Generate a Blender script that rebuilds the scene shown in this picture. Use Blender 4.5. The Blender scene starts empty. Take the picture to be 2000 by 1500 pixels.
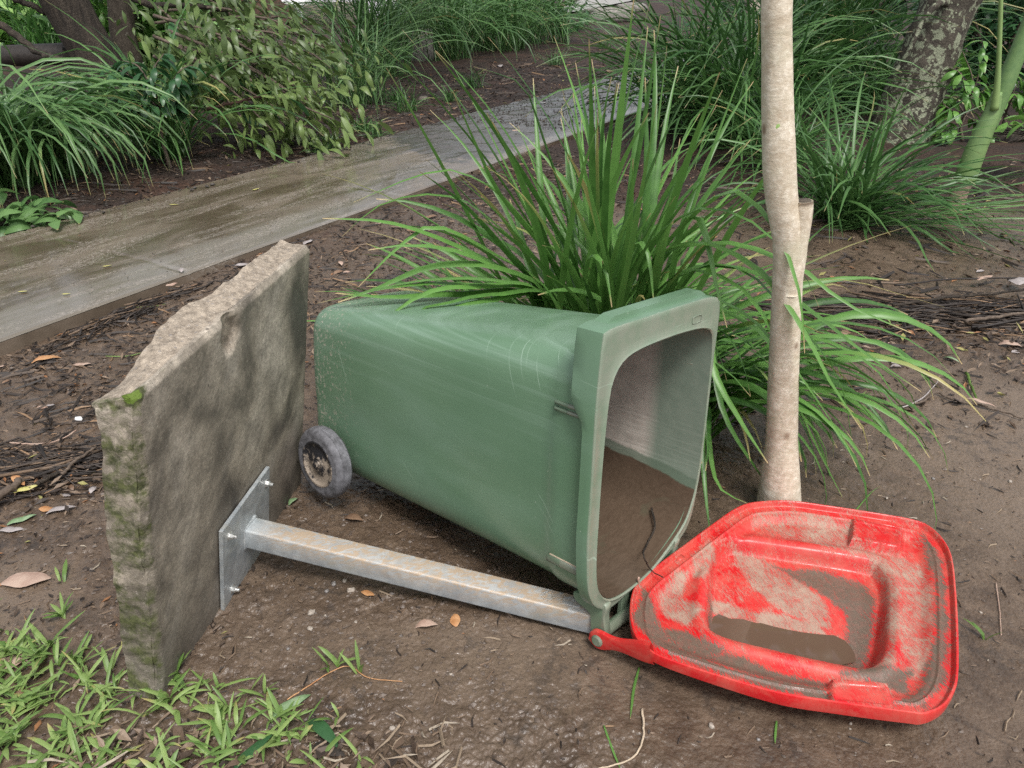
import bpy, math, random
import numpy as np
from mathutils import Vector, Matrix, Euler
random.seed(7); rng = np.random.default_rng(7)
sc = bpy.context.scene; C = sc.collection
PI = math.pi

# ------------------------------------------------------------------ camera, sky, sun, exposure
F, PITCH, CH = 1527.1, math.radians(28.05), 1.4454
cam_d = bpy.data.cameras.new('camera'); cam = bpy.data.objects.new('camera', cam_d); C.objects.link(cam)
cam_d.sensor_width = 36; cam_d.lens = F/2000*36; cam_d.clip_start = .02; cam_d.clip_end = 600
cam.location = (0, 0, CH); cam.rotation_euler = (PI/2-PITCH, 0, 0); sc.camera = cam
w = bpy.data.worlds.new('World'); sc.world = w; w.use_nodes = True
nt = w.node_tree; nt.nodes.clear()
SUN_EL, SUN_AZ = math.radians(60), math.radians(158)      # azimuth clockwise from +Y
sky = nt.nodes.new('ShaderNodeTexSky'); sky.sky_type = 'NISHITA'; sky.sun_disc = False
sky.sun_elevation = SUN_EL; sky.sun_rotation = SUN_AZ; sky.dust_density = 4; sky.air_density = 1
hs = nt.nodes.new('ShaderNodeHueSaturation'); hs.inputs['Saturation'].default_value = .28
bgn = nt.nodes.new('ShaderNodeBackground'); bgn.inputs['Strength'].default_value = .125
wo = nt.nodes.new('ShaderNodeOutputWorld')
nt.links.new(sky.outputs[0], hs.inputs['Color']); nt.links.new(hs.outputs[0], bgn.inputs[0]); nt.links.new(bgn.outputs[0], wo.inputs[0])
sl = bpy.data.lights.new('sun', 'SUN'); sl.energy = 1.5; sl.angle = math.radians(16); sl.color = (1, .97, .93)
so = bpy.data.objects.new('sun', sl); C.objects.link(so)
sd = Vector((math.sin(SUN_AZ)*math.cos(SUN_EL), math.cos(SUN_AZ)*math.cos(SUN_EL), math.sin(SUN_EL)))
so.rotation_euler = (-sd).to_track_quat('-Z', 'Y').to_euler(); so.location = (0, -3, 8)
sc.view_settings.view_transform = 'Standard'; sc.view_settings.look = 'None'
sc.view_settings.exposure = 0.72; sc.view_settings.gamma = 1; sc.view_settings.use_curve_mapping = False
sc.render.engine = 'CYCLES'
sc.cycles.use_denoising = False; sc.cycles.max_bounces = 6; sc.cycles.transparent_max_bounces = 4

# ------------------------------------------------------------------ geometry helpers
cp, sp = math.cos(PITCH), math.sin(PITCH)
def ray(u, v):
    a = (u-1000)/F; b = (v-750)/F
    return np.array([a, cp-b*sp, -(sp+b*cp)])
def G(u, v, z=0.0):                      # point of the horizontal plane at height z
    d = ray(u, v); t = (z-CH)/d[2]; return np.array([0, 0, CH])+d*t
def AT(u, v, Y):                         # point at distance Y in front
    d = ray(u, v); return np.array([0, 0, CH])+d*(Y/d[1])
def _h(ix, iy, seed):
    n = (ix.astype(np.int64)*374761393+iy.astype(np.int64)*668265263+seed*982451653) & 0xffffffff
    n = ((n ^ (n >> 13))*1274126177) & 0xffffffff
    n = (n ^ (n >> 16)) & 0xffffff
    return n/float(0xffffff)
def vn(x, y, seed=0):
    x = np.asarray(x, float); y = np.asarray(y, float)
    ix = np.floor(x); iy = np.floor(y); fx = x-ix; fy = y-iy
    fx = fx*fx*fx*(fx*(fx*6-15)+10); fy = fy*fy*fy*(fy*(fy*6-15)+10)
    a = _h(ix, iy, seed); b = _h(ix+1, iy, seed); c = _h(ix, iy+1, seed); d = _h(ix+1, iy+1, seed)
    return (a*(1-fx)+b*fx)*(1-fy)+(c*(1-fx)+d*fx)*fy
def fbm(x, y, oc=4, seed=0):
    s = 0; am = .5; k = 1.
    for o in range(oc):
        s = s+am*vn(x*k+17.3*o, y*k-9.1*o, seed+o); am *= .5; k *= 2.03
    return s/(1-.5**oc)
def ridge(x, y, seed=0):
    a = seed*.7+.5; c, s = math.cos(a), math.sin(a); X = x*c-y*s; Y = x*s+y*c
    X2 = X+.9*(vn(X*.7+3, Y*.7, seed+90)-.5)+.35*(vn(X*2.1, Y*2.1+7, seed+92)-.5); Y2 = Y+.9*(vn(X*.7, Y*.7+9, seed+91)-.5)+.35*(vn(X*2.1+4, Y*2.1, seed+93)-.5)
    n = .62*vn(X2, Y2, seed)+.38*vn(.8*X2-.6*Y2+11, .6*X2+.8*Y2, seed+50)
    return 1-np.clip(np.abs(2*n-1)*1.35, 0, 1)
def sst(a, b, x):
    t = np.clip((x-a)/(b-a), 0, 1); return t*t*(3-2*t)
def poly_sd(px, py, poly):               # signed distance, + inside
    poly = np.asarray(poly)[:, :2]; d = np.full(px.shape, 1e9); inside = np.zeros(px.shape, bool)
    n = len(poly)
    for i in range(n):
        a = poly[i]; b = poly[(i+1) % n]; e = b-a
        t = np.clip(((px-a[0])*e[0]+(py-a[1])*e[1])/(e@e+1e-12), 0, 1)
        d = np.minimum(d, np.hypot(px-a[0]-t*e[0], py-a[1]-t*e[1]))
        c = ((a[1] > py) != (b[1] > py))
        xi = a[0]+(py-a[1])*e[0]/(e[1] if abs(e[1]) > 1e-12 else 1e-12)
        inside ^= c & (px < xi)
    return np.where(inside, d, -d)
def crs(pts, n, closed=False):           # Catmull-Rom resample, even by arc length
    P = [np.asarray(p, float) for p in pts]
    if closed: Q = [P[-1]]+P+[P[0], P[1]]
    else: Q = [2*P[0]-P[1]]+P+[2*P[-1]-P[-2]]
    out = []
    for i in range(len(Q)-3):
        a, b, c, d = Q[i:i+4]
        for t in np.linspace(0, 1, 13)[:-1]:
            out.append(.5*((2*b)+(c-a)*t+(2*a-5*b+4*c-d)*t*t+(3*b-a-3*c+d)*t**3))
    out.append(Q[-2]); out = np.array(out)
    s = np.r_[0, np.cumsum(np.linalg.norm(np.diff(out, axis=0), axis=1))]
    q = np.linspace(0, s[-1], n+1 if closed else n)
    if closed: q = q[:-1]
    return np.stack([np.interp(q, s, out[:, k]) for k in range(out.shape[1])], 1)

class MB:
    def __init__(s): s.v = []; s.f = []; s.a = {}; s.n = 0; s.fm = []
    def add(s, V, Fc, m=0, **at):
        V = np.asarray(V, float).reshape(-1, 3); o = s.n
        s.v.append(V); s.n += len(V)
        s.f += [tuple(int(i)+o for i in f) for f in Fc]; s.fm += [m]*len(Fc)
        for k in set(list(s.a)+list(at)):
            if k not in s.a: s.a[k] = [np.zeros(o)] if o else []
            x = at.get(k, 0.0)
            s.a[k].append(np.full(len(V), x, float) if np.isscalar(x) else np.asarray(x, float).ravel())
    def grid(s, P, m=0, wrap=False, flip=False, **at):      # P[i,j,3]
        a, b = P.shape[:2]; o = np.arange(a*b).reshape(a, b)
        if wrap: o = np.concatenate([o, o[:, :1]], 1)
        q = np.stack([o[:-1, :-1], o[1:, :-1], o[1:, 1:], o[:-1, 1:]], -1).reshape(-1, 4)
        if flip: q = q[:, ::-1]
        s.add(P.reshape(-1, 3), q, m, **at)
    def box(s, c, h, rot=None, m=0, bev=.12):
        c = np.asarray(c, float); h = np.asarray(h, float); b = min(h)*bev*2
        V = []
        for sx in (-1, 1):
            for sy in (-1, 1):
                for sz in (-1, 1):
                    for k in range(3):
                        q = np.array([sx, sy, sz])*h; q = q-np.array([sx, sy, sz])*b; q[k] = np.array([sx, sy, sz])[k]*h[k]; V.append(q)
        V = np.array(V)
        import bmesh
        bm = bmesh.new()
        vs = [bm.verts.new(x) for x in V]; bmesh.ops.convex_hull(bm, input=vs); bm.verts.index_update()
        VV = np.array([v.co[:] for v in bm.verts]); FF = [[v.index for v in f.verts] for f in bm.faces]; bm.free()
        if rot is not None: VV = VV@np.asarray(rot).T
        s.add(VV+c, FF, m)
    def tube(s, pts, rad, n=8, m=0, cap=True, jit=0, **at):
        P = np.asarray(pts, float); k = len(P)
        rad = np.full(k, rad, float) if np.isscalar(rad) else np.asarray(rad, float)
        T = np.gradient(P, axis=0); T /= np.linalg.norm(T, axis=1)[:, None]+1e-12
        ref = np.array([0, 0, 1.]) if abs(T[0][2]) < .9 else np.array([1., 0, 0])
        rings = []
        for i in range(k):
            a = np.cross(T[i], ref); a /= np.linalg.norm(a); b = np.cross(T[i], a); ref = -b if False else ref
            th = np.arange(n)*2*PI/n
            r = rad[i]*(1+(jit*(rng.random(n)-.5) if jit else 0))
            rings.append(P[i]+(np.cos(th)*r)[:, None]*a+(np.sin(th)*r)[:, None]*b)
        s.grid(np.array(rings), m, wrap=True, flip=False, **at)
        if cap:
            o = s.n-k*n
            s.f.append(tuple(o+i for i in range(n))); s.f.append(tuple(o+(k-1)*n+i for i in reversed(range(n)))); s.fm += [m, m]
    def build(s, name, mats, parent=None, smooth=True, auto=None, mesh_only=False):
        me = bpy.data.meshes.new(name)
        V = np.concatenate(s.v) if s.v else np.zeros((0, 3))
        me.from_pydata(V.tolist(), [], s.f) if len(s.f) < 60000 else fast(me, V, s.f)
        for k, x in s.a.items():
            at = me.attributes.new(k, 'FLOAT', 'POINT'); at.data.foreach_set('value', np.concatenate(x).astype(np.float32))
        for m in (mats if isinstance(mats, (list, tuple)) else [mats]): me.materials.append(m)
        if max(s.fm+[0]) > 0: me.polygons.foreach_set('material_index', s.fm)
        if smooth: me.polygons.foreach_set('use_smooth', [True]*len(me.polygons))
        me.update()
        if auto: me.set_sharp_from_angle(angle=math.radians(auto))
        if mesh_only: return me
        o = bpy.data.objects.new(name, me); C.objects.link(o)
        if parent: o.parent = parent
        return o
def fast(me, V, Fc):
    Fa = np.array(Fc, dtype=np.int32)
    me.vertices.add(len(V)); me.vertices.foreach_set('co', V.astype(np.float32).ravel())
    k = Fa.shape[1]
    me.loops.add(Fa.size); me.loops.foreach_set('vertex_index', Fa.ravel())
    me.polygons.add(len(Fa)); me.polygons.foreach_set('loop_start', np.arange(len(Fa), dtype=np.int32)*k)
    me.update(calc_edges=True); me.validate()
def tag(o, label=None, cat=None, group=None, kind=None):
    if label: o['label'] = label
    if cat: o['category'] = cat
    if group: o['group'] = group
    if kind: o['kind'] = kind
    return o
def thing(name, label, cat, loc=(0, 0, 0), group=None):
    o = bpy.data.objects.new(name, None); C.objects.link(o); o.location = [float(x) for x in loc]; o.empty_display_size = .05
    return tag(o, label, cat, group)
def inst(o, name, me, parent=None, M=None):
    pass

# ------------------------------------------------------------------ material helper
class NB:
    def __init__(s, name):
        s.m = bpy.data.materials.new(name); s.m.use_nodes = True; s.t = s.m.node_tree; s.t.nodes.clear()
        s.out = s.t.nodes.new('ShaderNodeOutputMaterial'); s._tc = None
    def n(s, ty, **kw):
        x = s.t.nodes.new(ty)
        for k, v in kw.items(): setattr(x, k, v)
        return x
    def set(s, sock, v):
        if isinstance(v, bpy.types.NodeSocket): s.t.links.new(v, sock)
        elif v is not None:
            if sock.type == 'RGBA' and not np.isscalar(v) and len(v) == 3: v = (*v, 1)
            if sock.type == 'RGBA' and np.isscalar(v): v = (v, v, v, 1)
            if sock.type == 'VECTOR' and np.isscalar(v): v = (v, v, v)
            sock.default_value = v
    def obj(s):
        if s._tc is None: s._tc = s.n('ShaderNodeTexCoord').outputs['Object']
        return s._tc
    def geo(s): return s.n('ShaderNodeNewGeometry').outputs['Position']
    def map(s, sc_=(1, 1, 1), rot=(0, 0, 0), loc=(0, 0, 0), co=None):
        x = s.n('ShaderNodeMapping'); s.set(x.inputs[0], co or s.obj()); x.inputs['Scale'].default_value = sc_
        x.inputs['Rotation'].default_value = rot; x.inputs['Location'].default_value = loc; return x.outputs[0]
    def smap(s, sc_, rot, loc=(0, 0, 0), co=None):      # rotate first, then stretch
        x = s.n('ShaderNodeMapping', vector_type='TEXTURE'); s.set(x.inputs[0], co or s.obj()); x.inputs['Scale'].default_value = tuple(1/q for q in sc_)
        x.inputs['Rotation'].default_value = rot; x.inputs['Location'].default_value = loc; return x.outputs[0]
    def noise(s, scale, detail=4, rough=.55, co=None, dist=0, col=False):
        x = s.n('ShaderNodeTexNoise'); s.set(x.inputs['Vector'], co or s.obj()); x.inputs['Scale'].default_value = scale
        x.inputs['Detail'].default_value = detail; x.inputs['Roughness'].default_value = rough; x.inputs['Distortion'].default_value = dist
        return x.outputs['Color' if col else 'Fac']
    def vor(s, scale, co=None, feat='F1', out='Distance', rand=1):
        x = s.n('ShaderNodeTexVoronoi', feature=feat); s.set(x.inputs['Vector'], co or s.obj()); x.inputs['Scale'].default_value = scale
        x.inputs['Randomness'].default_value = rand; return x.outputs[out]
    def attr(s, name): return s.n('ShaderNodeAttribute', attribute_name=name).outputs['Fac']
    def ramp(s, f, st, interp='LINEAR'):
        x = s.n('ShaderNodeValToRGB'); s.set(x.inputs[0], f); e = x.color_ramp.elements; x.color_ramp.interpolation = interp
        while len(e) < len(st): e.new(.5)
        for i, (p, c) in enumerate(st):
            e[i].position = p; e[i].color = (c, c, c, 1) if np.isscalar(c) else (*c, 1)
        return x.outputs[0]
    def mr(s, f, a, b, c=0, d=1, smooth=False):
        x = s.n('ShaderNodeMapRange'); x.clamp = True
        if smooth: x.interpolation_type = 'SMOOTHSTEP'
        for i, v in enumerate((f, a, b, c, d)): s.set(x.inputs[i], v)
        return x.outputs[0]
    def math(s, op, a, b=None, c=None, clamp=False):
        x = s.n('ShaderNodeMath', operation=op); x.use_clamp = clamp; s.set(x.inputs[0], a)
        if b is not None: s.set(x.inputs[1], b)
        if c is not None: s.set(x.inputs[2], c)
        return x.outputs[0]
    def mix(s, f, a, b, mode='MIX'):
        x = s.n('ShaderNodeMix', data_type='RGBA', blend_type=mode); s.set(x.inputs[0], f); s.set(x.inputs[6], a); s.set(x.inputs[7], b); return x.outputs[2]
    def bump(s, h, st=.5, dist=.01, nrm=None):
        x = s.n('ShaderNodeBump'); s.set(x.inputs['Height'], h); x.inputs['Strength'].default_value = st; x.inputs['Distance'].default_value = dist
        if nrm is not None: s.set(x.inputs['Normal'], nrm)
        return x.outputs[0]
    def sep(s, co=None):
        x = s.n('ShaderNodeSeparateXYZ'); s.set(x.inputs[0], co or s.obj()); return x.outputs
    def pbr(s, col, rough=.5, metal=0, nrm=None, spec=.5, trans=None, coat=None):
        b = s.n('ShaderNodeBsdfPrincipled'); s.set(b.inputs['Base Color'], col); s.set(b.inputs['Roughness'], rough); s.set(b.inputs['Metallic'], metal)
        s.set(b.inputs['Specular IOR Level'], spec)
        if nrm is not None: s.set(b.inputs['Normal'], nrm)
        if coat is not None: s.set(b.inputs['Coat Weight'], coat); b.inputs['Coat Roughness'].default_value = .12
        o = b.outputs[0]
        if trans is not None:
            t = s.n('ShaderNodeBsdfTranslucent'); s.set(t.inputs[0], trans[1]); mx = s.n('ShaderNodeMixShader'); mx.inputs[0].default_value = trans[0]
            s.t.links.new(o, mx.inputs[1]); s.t.links.new(t.outputs[0], mx.inputs[2]); o = mx.outputs[0]
        s.t.links.new(o, s.out.inputs[0]); return s.m
def simple(name, col, rough=.5, metal=0, var=.25, scale=40, bump=.2, bd=.002, spec=.5):
    b = NB(name); n = b.noise(scale, 5, .6)
    c = b.mix(b.ramp(n, [(.3, 0.), (.7, 1.)]), tuple(x*(1-var) for x in col), tuple(min(1, x*(1+var)) for x in col))
    return b.pbr(c, b.mr(n, .2, .8, max(0, rough-.1), min(1, rough+.1)), metal, b.bump(n, bump, bd), spec)

# ground mud ---------------------------------------------------------------
def mat_ground():
    b = NB('wet_mud'); co = b.geo()
    big = b.noise(1.7, 4, .6, co); mid = b.noise(14, 6, .62, co, .6); fine = b.noise(70, 6, .65, co, .4); vf = b.noise(260, 4, .7, co)
    c = b.mix(b.ramp(mid, [(.3, 0.), (.72, 1.)]), (.076, .052, .036), (.168, .121, .085))
    c = b.mix(b.ramp(fine, [(.35, 0.), (.7, 1.)]), b.mix(1, c, (.72, .70, .68), 'MULTIPLY'), c)
    c = b.mix(b.ramp(big, [(.45, 0.), (.7, .55)]), c, (.15, .112, .082))
    mul = b.attr('mulch')
    mc = b.mix(b.ramp(b.noise(45, 6, .7, co), [(.35, 0.), (.68, 1.)]), (.012, .009, .008), (.060, .042, .034))
    mc = b.mix(b.ramp(b.noise(2.5, 3, .5, co), [(.4, 0.), (.65, 1.)]), mc, b.mix(1, mc, (1.5, 1.2, 1.05), 'MULTIPLY'))
    f = b.mr(b.math('ADD', mul, b.math('MULTIPLY', b.math('SUBTRACT', mid, .5), .9)), .35, .6)
    c = b.mix(f, c, mc)
    # silt smears: smooth pale mud
    silt = b.attr('silt')
    sf = b.mr(b.math('ADD', silt, b.math('MULTIPLY', b.math('SUBTRACT', big, .5), 1.2)), .3, .7)
    c = b.mix(b.math('MULTIPLY', sf, .7), c, (.165, .122, .088))
    # cavities darkened by mulch tone and painted shade, little specks
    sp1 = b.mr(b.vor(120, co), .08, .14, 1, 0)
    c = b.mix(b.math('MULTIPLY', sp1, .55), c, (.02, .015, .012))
    sp2 = b.mr(b.vor(75, b.map(loc=(3, 5, 1), co=co)), .035, .06, 1, 0)
    c = b.mix(b.math('MULTIPLY', sp2, .6), c, (.30, .25, .20))
    cr = b.attr('crease'); c = b.mix(b.math('MULTIPLY', b.mr(b.math('ADD', cr, b.math('MULTIPLY', b.math('SUBTRACT', fine, .5), .8)), .45, .85), .75), c, (.030, .022, .017))  # mulch-dark creases, deepening the shade between lumps by colour
    pb_ = b.math('MULTIPLY', b.mr(b.noise(3.1, 3, .5, b.map(loc=(9, 4, 2), co=co)), .50, .62), b.mr(b.noise(22, 5, .7, co), .5, .6)); c = b.mix(b.math('MULTIPLY', pb_, .55), c, (.035, .030, .027))
    r = b.mr(b.math('ADD', b.math('MULTIPLY', big, .5), b.math('MULTIPLY', fine, .5)), .38, .62, .19, .45)
    wco = b.n('ShaderNodeVectorMath', operation='ADD'); b.set(wco.inputs[0], co); wn = b.n('ShaderNodeVectorMath', operation='SCALE'); b.set(wn.inputs[0], b.noise(40, 3, .5, co, col=True)); wn.inputs['Scale'].default_value = .012; b.t.links.new(wn.outputs[0], wco.inputs[1])
    v1 = b.math('MULTIPLY', b.vor(85, wco.outputs[0], 'F1'), -1.1); v2 = b.math('MULTIPLY', b.vor(190, wco.outputs[0], 'F1'), -.5)
    r = b.math('ADD', r, b.math('MULTIPLY', f, .42), clamp=True)
    h = b.math('ADD', b.math('MULTIPLY', b.noise(90, 4, .6, co), .7), b.math('ADD', v1, v2))
    h = b.math('ADD', h, b.math('MULTIPLY', vf, .3))
    nb = b.bump(h, .45, .0045)
    return b.pbr(c, r, 0, nb, b.math('SUBTRACT', .5, b.math('MULTIPLY', f, .25)))
def mat_path():
    b = NB('muddy_concrete'); co = b.obj()      # object x runs along the path, y across
    st = b.noise(1, 5, .65, b.map((1.3, 3.3, 1), co=co), .9); sp_ = b.noise(70, 4, .7, b.map((.6, 1, 1), co=co)); fine = b.noise(150, 4, .7, co)
    c = b.mix(b.ramp(st, [(.38, 0.), (.62, 1.)]), (.088, .066, .046), (.165, .130, .098))
    dry = b.attr('clean')
    c = b.mix(b.mr(b.math('ADD', dry, b.math('MULTIPLY', b.math('SUBTRACT', st, .5), 1.1)), .35, .65), c, (.170, .148, .120))
    grit = b.math('MULTIPLY', b.mr(sp_, .46, .56), b.mr(b.noise(1, 4, .6, b.map((1.1, 7, 1), (0, 0, 0), (3, 1, 0), co), .5), .48, .58))
    c = b.mix(b.math('MULTIPLY', b.math('MULTIPLY', grit, b.mr(fine, .42, .58)), .9), c, (.34, .30, .26))
    dk = b.attr('clod')
    c = b.mix(b.mr(b.math('ADD', dk, b.math('MULTIPLY', b.math('SUBTRACT', b.noise(9, 5, .7, co), .5), 1.3)), .4, .6), c,
              b.mix(b.ramp(b.noise(40, 4, .7, co), [(.4, 0.), (.7, 1.)]), (.040, .034, .029), (.100, .084, .070)))
    r = b.mr(st, .42, .58, .06, .30)
    r = b.math('ADD', r, b.math('MULTIPLY', grit, .2)); r = b.math('ADD', r, b.math('MULTIPLY', dk, .25))
    h = b.math('ADD', b.math('MULTIPLY', sp_, b.mr(st, .4, .6, .15, 1)), b.math('MULTIPLY', fine, .25))
    j = b.attr('joint'); c = b.mix(j, c, (.26, .24, .21))
    return b.pbr(c, b.math('ADD', r, .06), 0, b.bump(h, .35, .004), .5, coat=.55)
def mat_slab():
    b = NB('weathered_concrete'); co = b.obj()     # x along, y up, z toward the bin
    big = b.noise(4.2, 4, .5, b.map((1.1, .8, 1), (0, 0, .5), co=co), .5); mid = b.noise(14, 5, .65, co, .5); fine = b.noise(110, 5, .7, co)
    c = b.ramp(big, [(.34, (.10, .088, .074)), (.42, (.25, .215, .172)), (.50, (.42, .362, .288)), (.62, (.58, .51, .42))])
    c = b.mix(b.ramp(mid, [(.35, .55), (.6, 0.)]), c, (.085, .075, .062))
    lo = b.sep(co)
    dk = b.mr(b.math('ADD', b.math('SUBTRACT', .30, lo[1]), b.math('MULTIPLY', b.math('SUBTRACT', big, .5), 1.2)), 0, .30)
    c = b.mix(b.math('MULTIPLY', dk, .62), c, (.095, .084, .070))
    dg = b.noise(1, 4, .6, b.smap((3, 12, 3), (0, 0, .95), (2, 1, 0), co), .3); c = b.mix(b.mr(dg, .55, .75, 0, .3), c, (.40, .37, .33)); dq = b.noise(1, 4, .6, b.smap((4, 10, 3), (0, 0, .95), (7, 3, 0), co), .5); c = b.mix(b.mr(dq, .55, .75, 0, .32), c, (.085, .070, .058))
    c = b.mix(b.ramp(fine, [(.4, .35), (.6, 0.)]), c, (.07, .06, .05))
    brk = b.attr('broken')
    bc = b.mix(b.ramp(b.noise(48, 6, .8, co), [(.35, 0.), (.66, 1.)]), (.15, .122, .094), (.44, .37, .29))
    ag = b.mr(b.vor(60, co), .16, .22, 1, 0); bc = b.mix(b.math('MULTIPLY', ag, .7), bc, b.mix(b.vor(60, co, out='Color'), (.16, .15, .15), (.42, .36, .30)))
    c = b.mix(brk, c, bc)
    c = b.mix(b.math('MULTIPLY', b.mr(b.noise(150, 3, .6, co), .60, .66), .45), c, (.09, .08, .07)); c = b.mix(b.math('MULTIPLY', b.mr(b.noise(170, 3, .6, b.map(loc=(3, 3, 3), co=co)), .62, .68), .4), c, (.6, .55, .47))
    sp1 = b.mr(b.vor(95, co), .10, .16, 1, 0); c = b.mix(b.math('MULTIPLY', sp1, .5), c, (.06, .055, .05))
    mo = b.attr('moss'); mn = b.math('ADD', mo, b.math('MULTIPLY', b.math('SUBTRACT', b.noise(16, 6, .75, co), .5), 1.6))
    c = b.mix(b.mr(mn, .50, .75), c, b.mix(b.ramp(b.noise(60, 3, .6, co), [(.4, 0.), (.65, 1.)]), (.055, .060, .028), (.115, .125, .050)))
    c = b.mix(b.mr(mn, .95, 1.02), c, (.12, .18, .03)); pt = b.math('MULTIPLY', b.mr(b.vor(19, co), .05, .10, 1, 0), b.mr(b.noise(4, 2, .5, co), .45, .6)); c = b.mix(b.math('MULTIPLY', pt, .75), c, (.05, .04, .035))
    h = b.math('ADD', b.math('ADD', b.math('MULTIPLY', fine, .5), b.math('MULTIPLY', mid, .5)), b.math('MULTIPLY', b.math('MULTIPLY', b.noise(55, 5, .75, co), b.math('ADD', brk, mo)), 2.4))
    return b.pbr(c, b.mr(big, .3, .7, .55, .85), 0, b.bump(h, .3, .005), .35)
def mat_bin():
    b = NB('scuffed_green_plastic'); co = b.obj(); s = b.sep(co)
    n = b.noise(3, 3, .5, co); fine = b.noise(200, 3, .6, co)
    c = b.mix(b.ramp(n, [(.3, 0.), (.75, 1.)]), (.106, .192, .116), (.130, .224, .138))
    # chalky bloom
    c = b.mix(b.math('MULTIPLY', b.mr(b.noise(7, 4, .6, b.map((.3, 1, 1), co=co)), .45, .8), .4), c, (.22, .33, .26))
    c = b.mix(b.math('MULTIPLY', b.mr(b.noise(1, 4, .6, b.map((1.5, 2, 70), (0, .05, 0), co=co)), .5, .75), b.math('MULTIPLY', b.mr(s[2], .34, .62, 0, .4), b.mr(s[0], -.08, -.14))), c, (.34, .46, .38))  # pale lengthwise streaks, stronger toward the upper side
    c = b.mix(b.math('MULTIPLY', b.mr(s[0], -.0045, -.002), b.mr(b.noise(18, 5, .7, co), .3, .6, .35, .75)), c, (.26, .275, .22))
    # scratches, several directions
    for i, (rot, sc_, th) in enumerate([((0, 1.15, 0), (2.2, 2, 190), .735), ((0, .8, 0), (3, 2, 230), .745), ((0, 1.5, 0), (3.6, 2, 280), .75), ((0, .12, 0), (2.5, 2, 260), .755), ((0, 2.4, 0), (5, 3, 300), .76), ((0, .4, 0), (7, 3, 330), .75)]):
        x = b.noise(1, 2, .5, b.smap(sc_, rot, (i*.3, i*.1, .07*i), co), .25)
        msk = b.mr(b.noise(6, 3, .6, b.map(loc=(i*7, 2, 1), co=co)), .5, .62)
        c = b.mix(b.math('MULTIPLY', b.math('MULTIPLY', b.mr(x, th-.03, th+.01), msk), .6), c, (.38, .50, .40))
    # silt specks toward the base
    base = b.mr(s[0], -.62, -1.0)
    sk = b.mr(b.math('ADD', b.noise(95, 5, .75, co), b.math('MULTIPLY', base, .16)), .70, .76)
    c = b.mix(b.math('MULTIPLY', sk, b.math('MULTIPLY', base, .8)), c, (.40, .38, .31))
    c = b.mix(b.math('MULTIPLY', b.mr(b.vor(24, co), .025, .045, 1, 0), .5), c, (.45, .50, .42))
    # muddy underside
    c = b.mix(b.mr(b.math('ADD', s[2], b.math('MULTIPLY', n, .06)), .085, .03, 0, .5), c, (.12, .12, .09))
    return b.pbr(c, b.mr(n, .3, .7, .20, .34), 0, b.bump(b.math('ADD', b.math('MULTIPLY', fine, .15), n), .10, .003), .6)
def mat_bin_in():
    b = NB('silt_coated_inside'); co = b.obj(); s = b.sep(co)
    n = b.noise(26, 6, .7, co); st = b.noise(1, 4, .6, b.map((3, 3, 120), co=co), .3)
    g = (.085, .165, .115); c = b.mix(b.ramp(n, [(.3, 0.), (.7, 1.)]), (.33, .30, .26), (.50, .46, .40))
    c = b.mix(b.math('MULTIPLY', b.math('MULTIPLY', b.mr(st, .5, .62), b.mr(s[2], .45, .30)), .6), c, (.60, .56, .50))
    edge = b.mr(b.math('ADD', s[0], b.math('MULTIPLY', b.math('SUBTRACT', n, .5), .03)), -.17, -.13)
    c = b.mix(b.math('MULTIPLY', edge, .72), c, g)
    lvl = b.math('ADD', b.math('SUBTRACT', s[2], b.math('MULTIPLY', s[0], -.10)), b.math('MULTIPLY', b.math('SUBTRACT', b.noise(7, 5, .6, co), .5), .035))
    gr = b.mr(lvl, .232, .226); c = b.mix(b.math('MULTIPLY', gr, .8), c, (.10, .145, .10))
    md = b.mr(lvl, .205, .20)
    mc = b.mix(b.ramp(b.noise(1, 5, .7, b.map((60, 14, 60), (0, 0, .4), co=co), 1.5), [(.35, 0.), (.7, 1.)]), (.082, .057, .039), (.118, .084, .059))
    mc = b.mix(b.mr(b.noise(5, 4, .6, co, .8), .60, .72, 0, .45), mc, (.085, .11, .07))
    c = b.mix(md, c, mc)
    return b.pbr(c, b.mix(md, (.7, .7, .7), (.10, .10, .10)), 0, b.bump(b.noise(30, 3, .5, co), 0.2, .003), .5)
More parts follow.
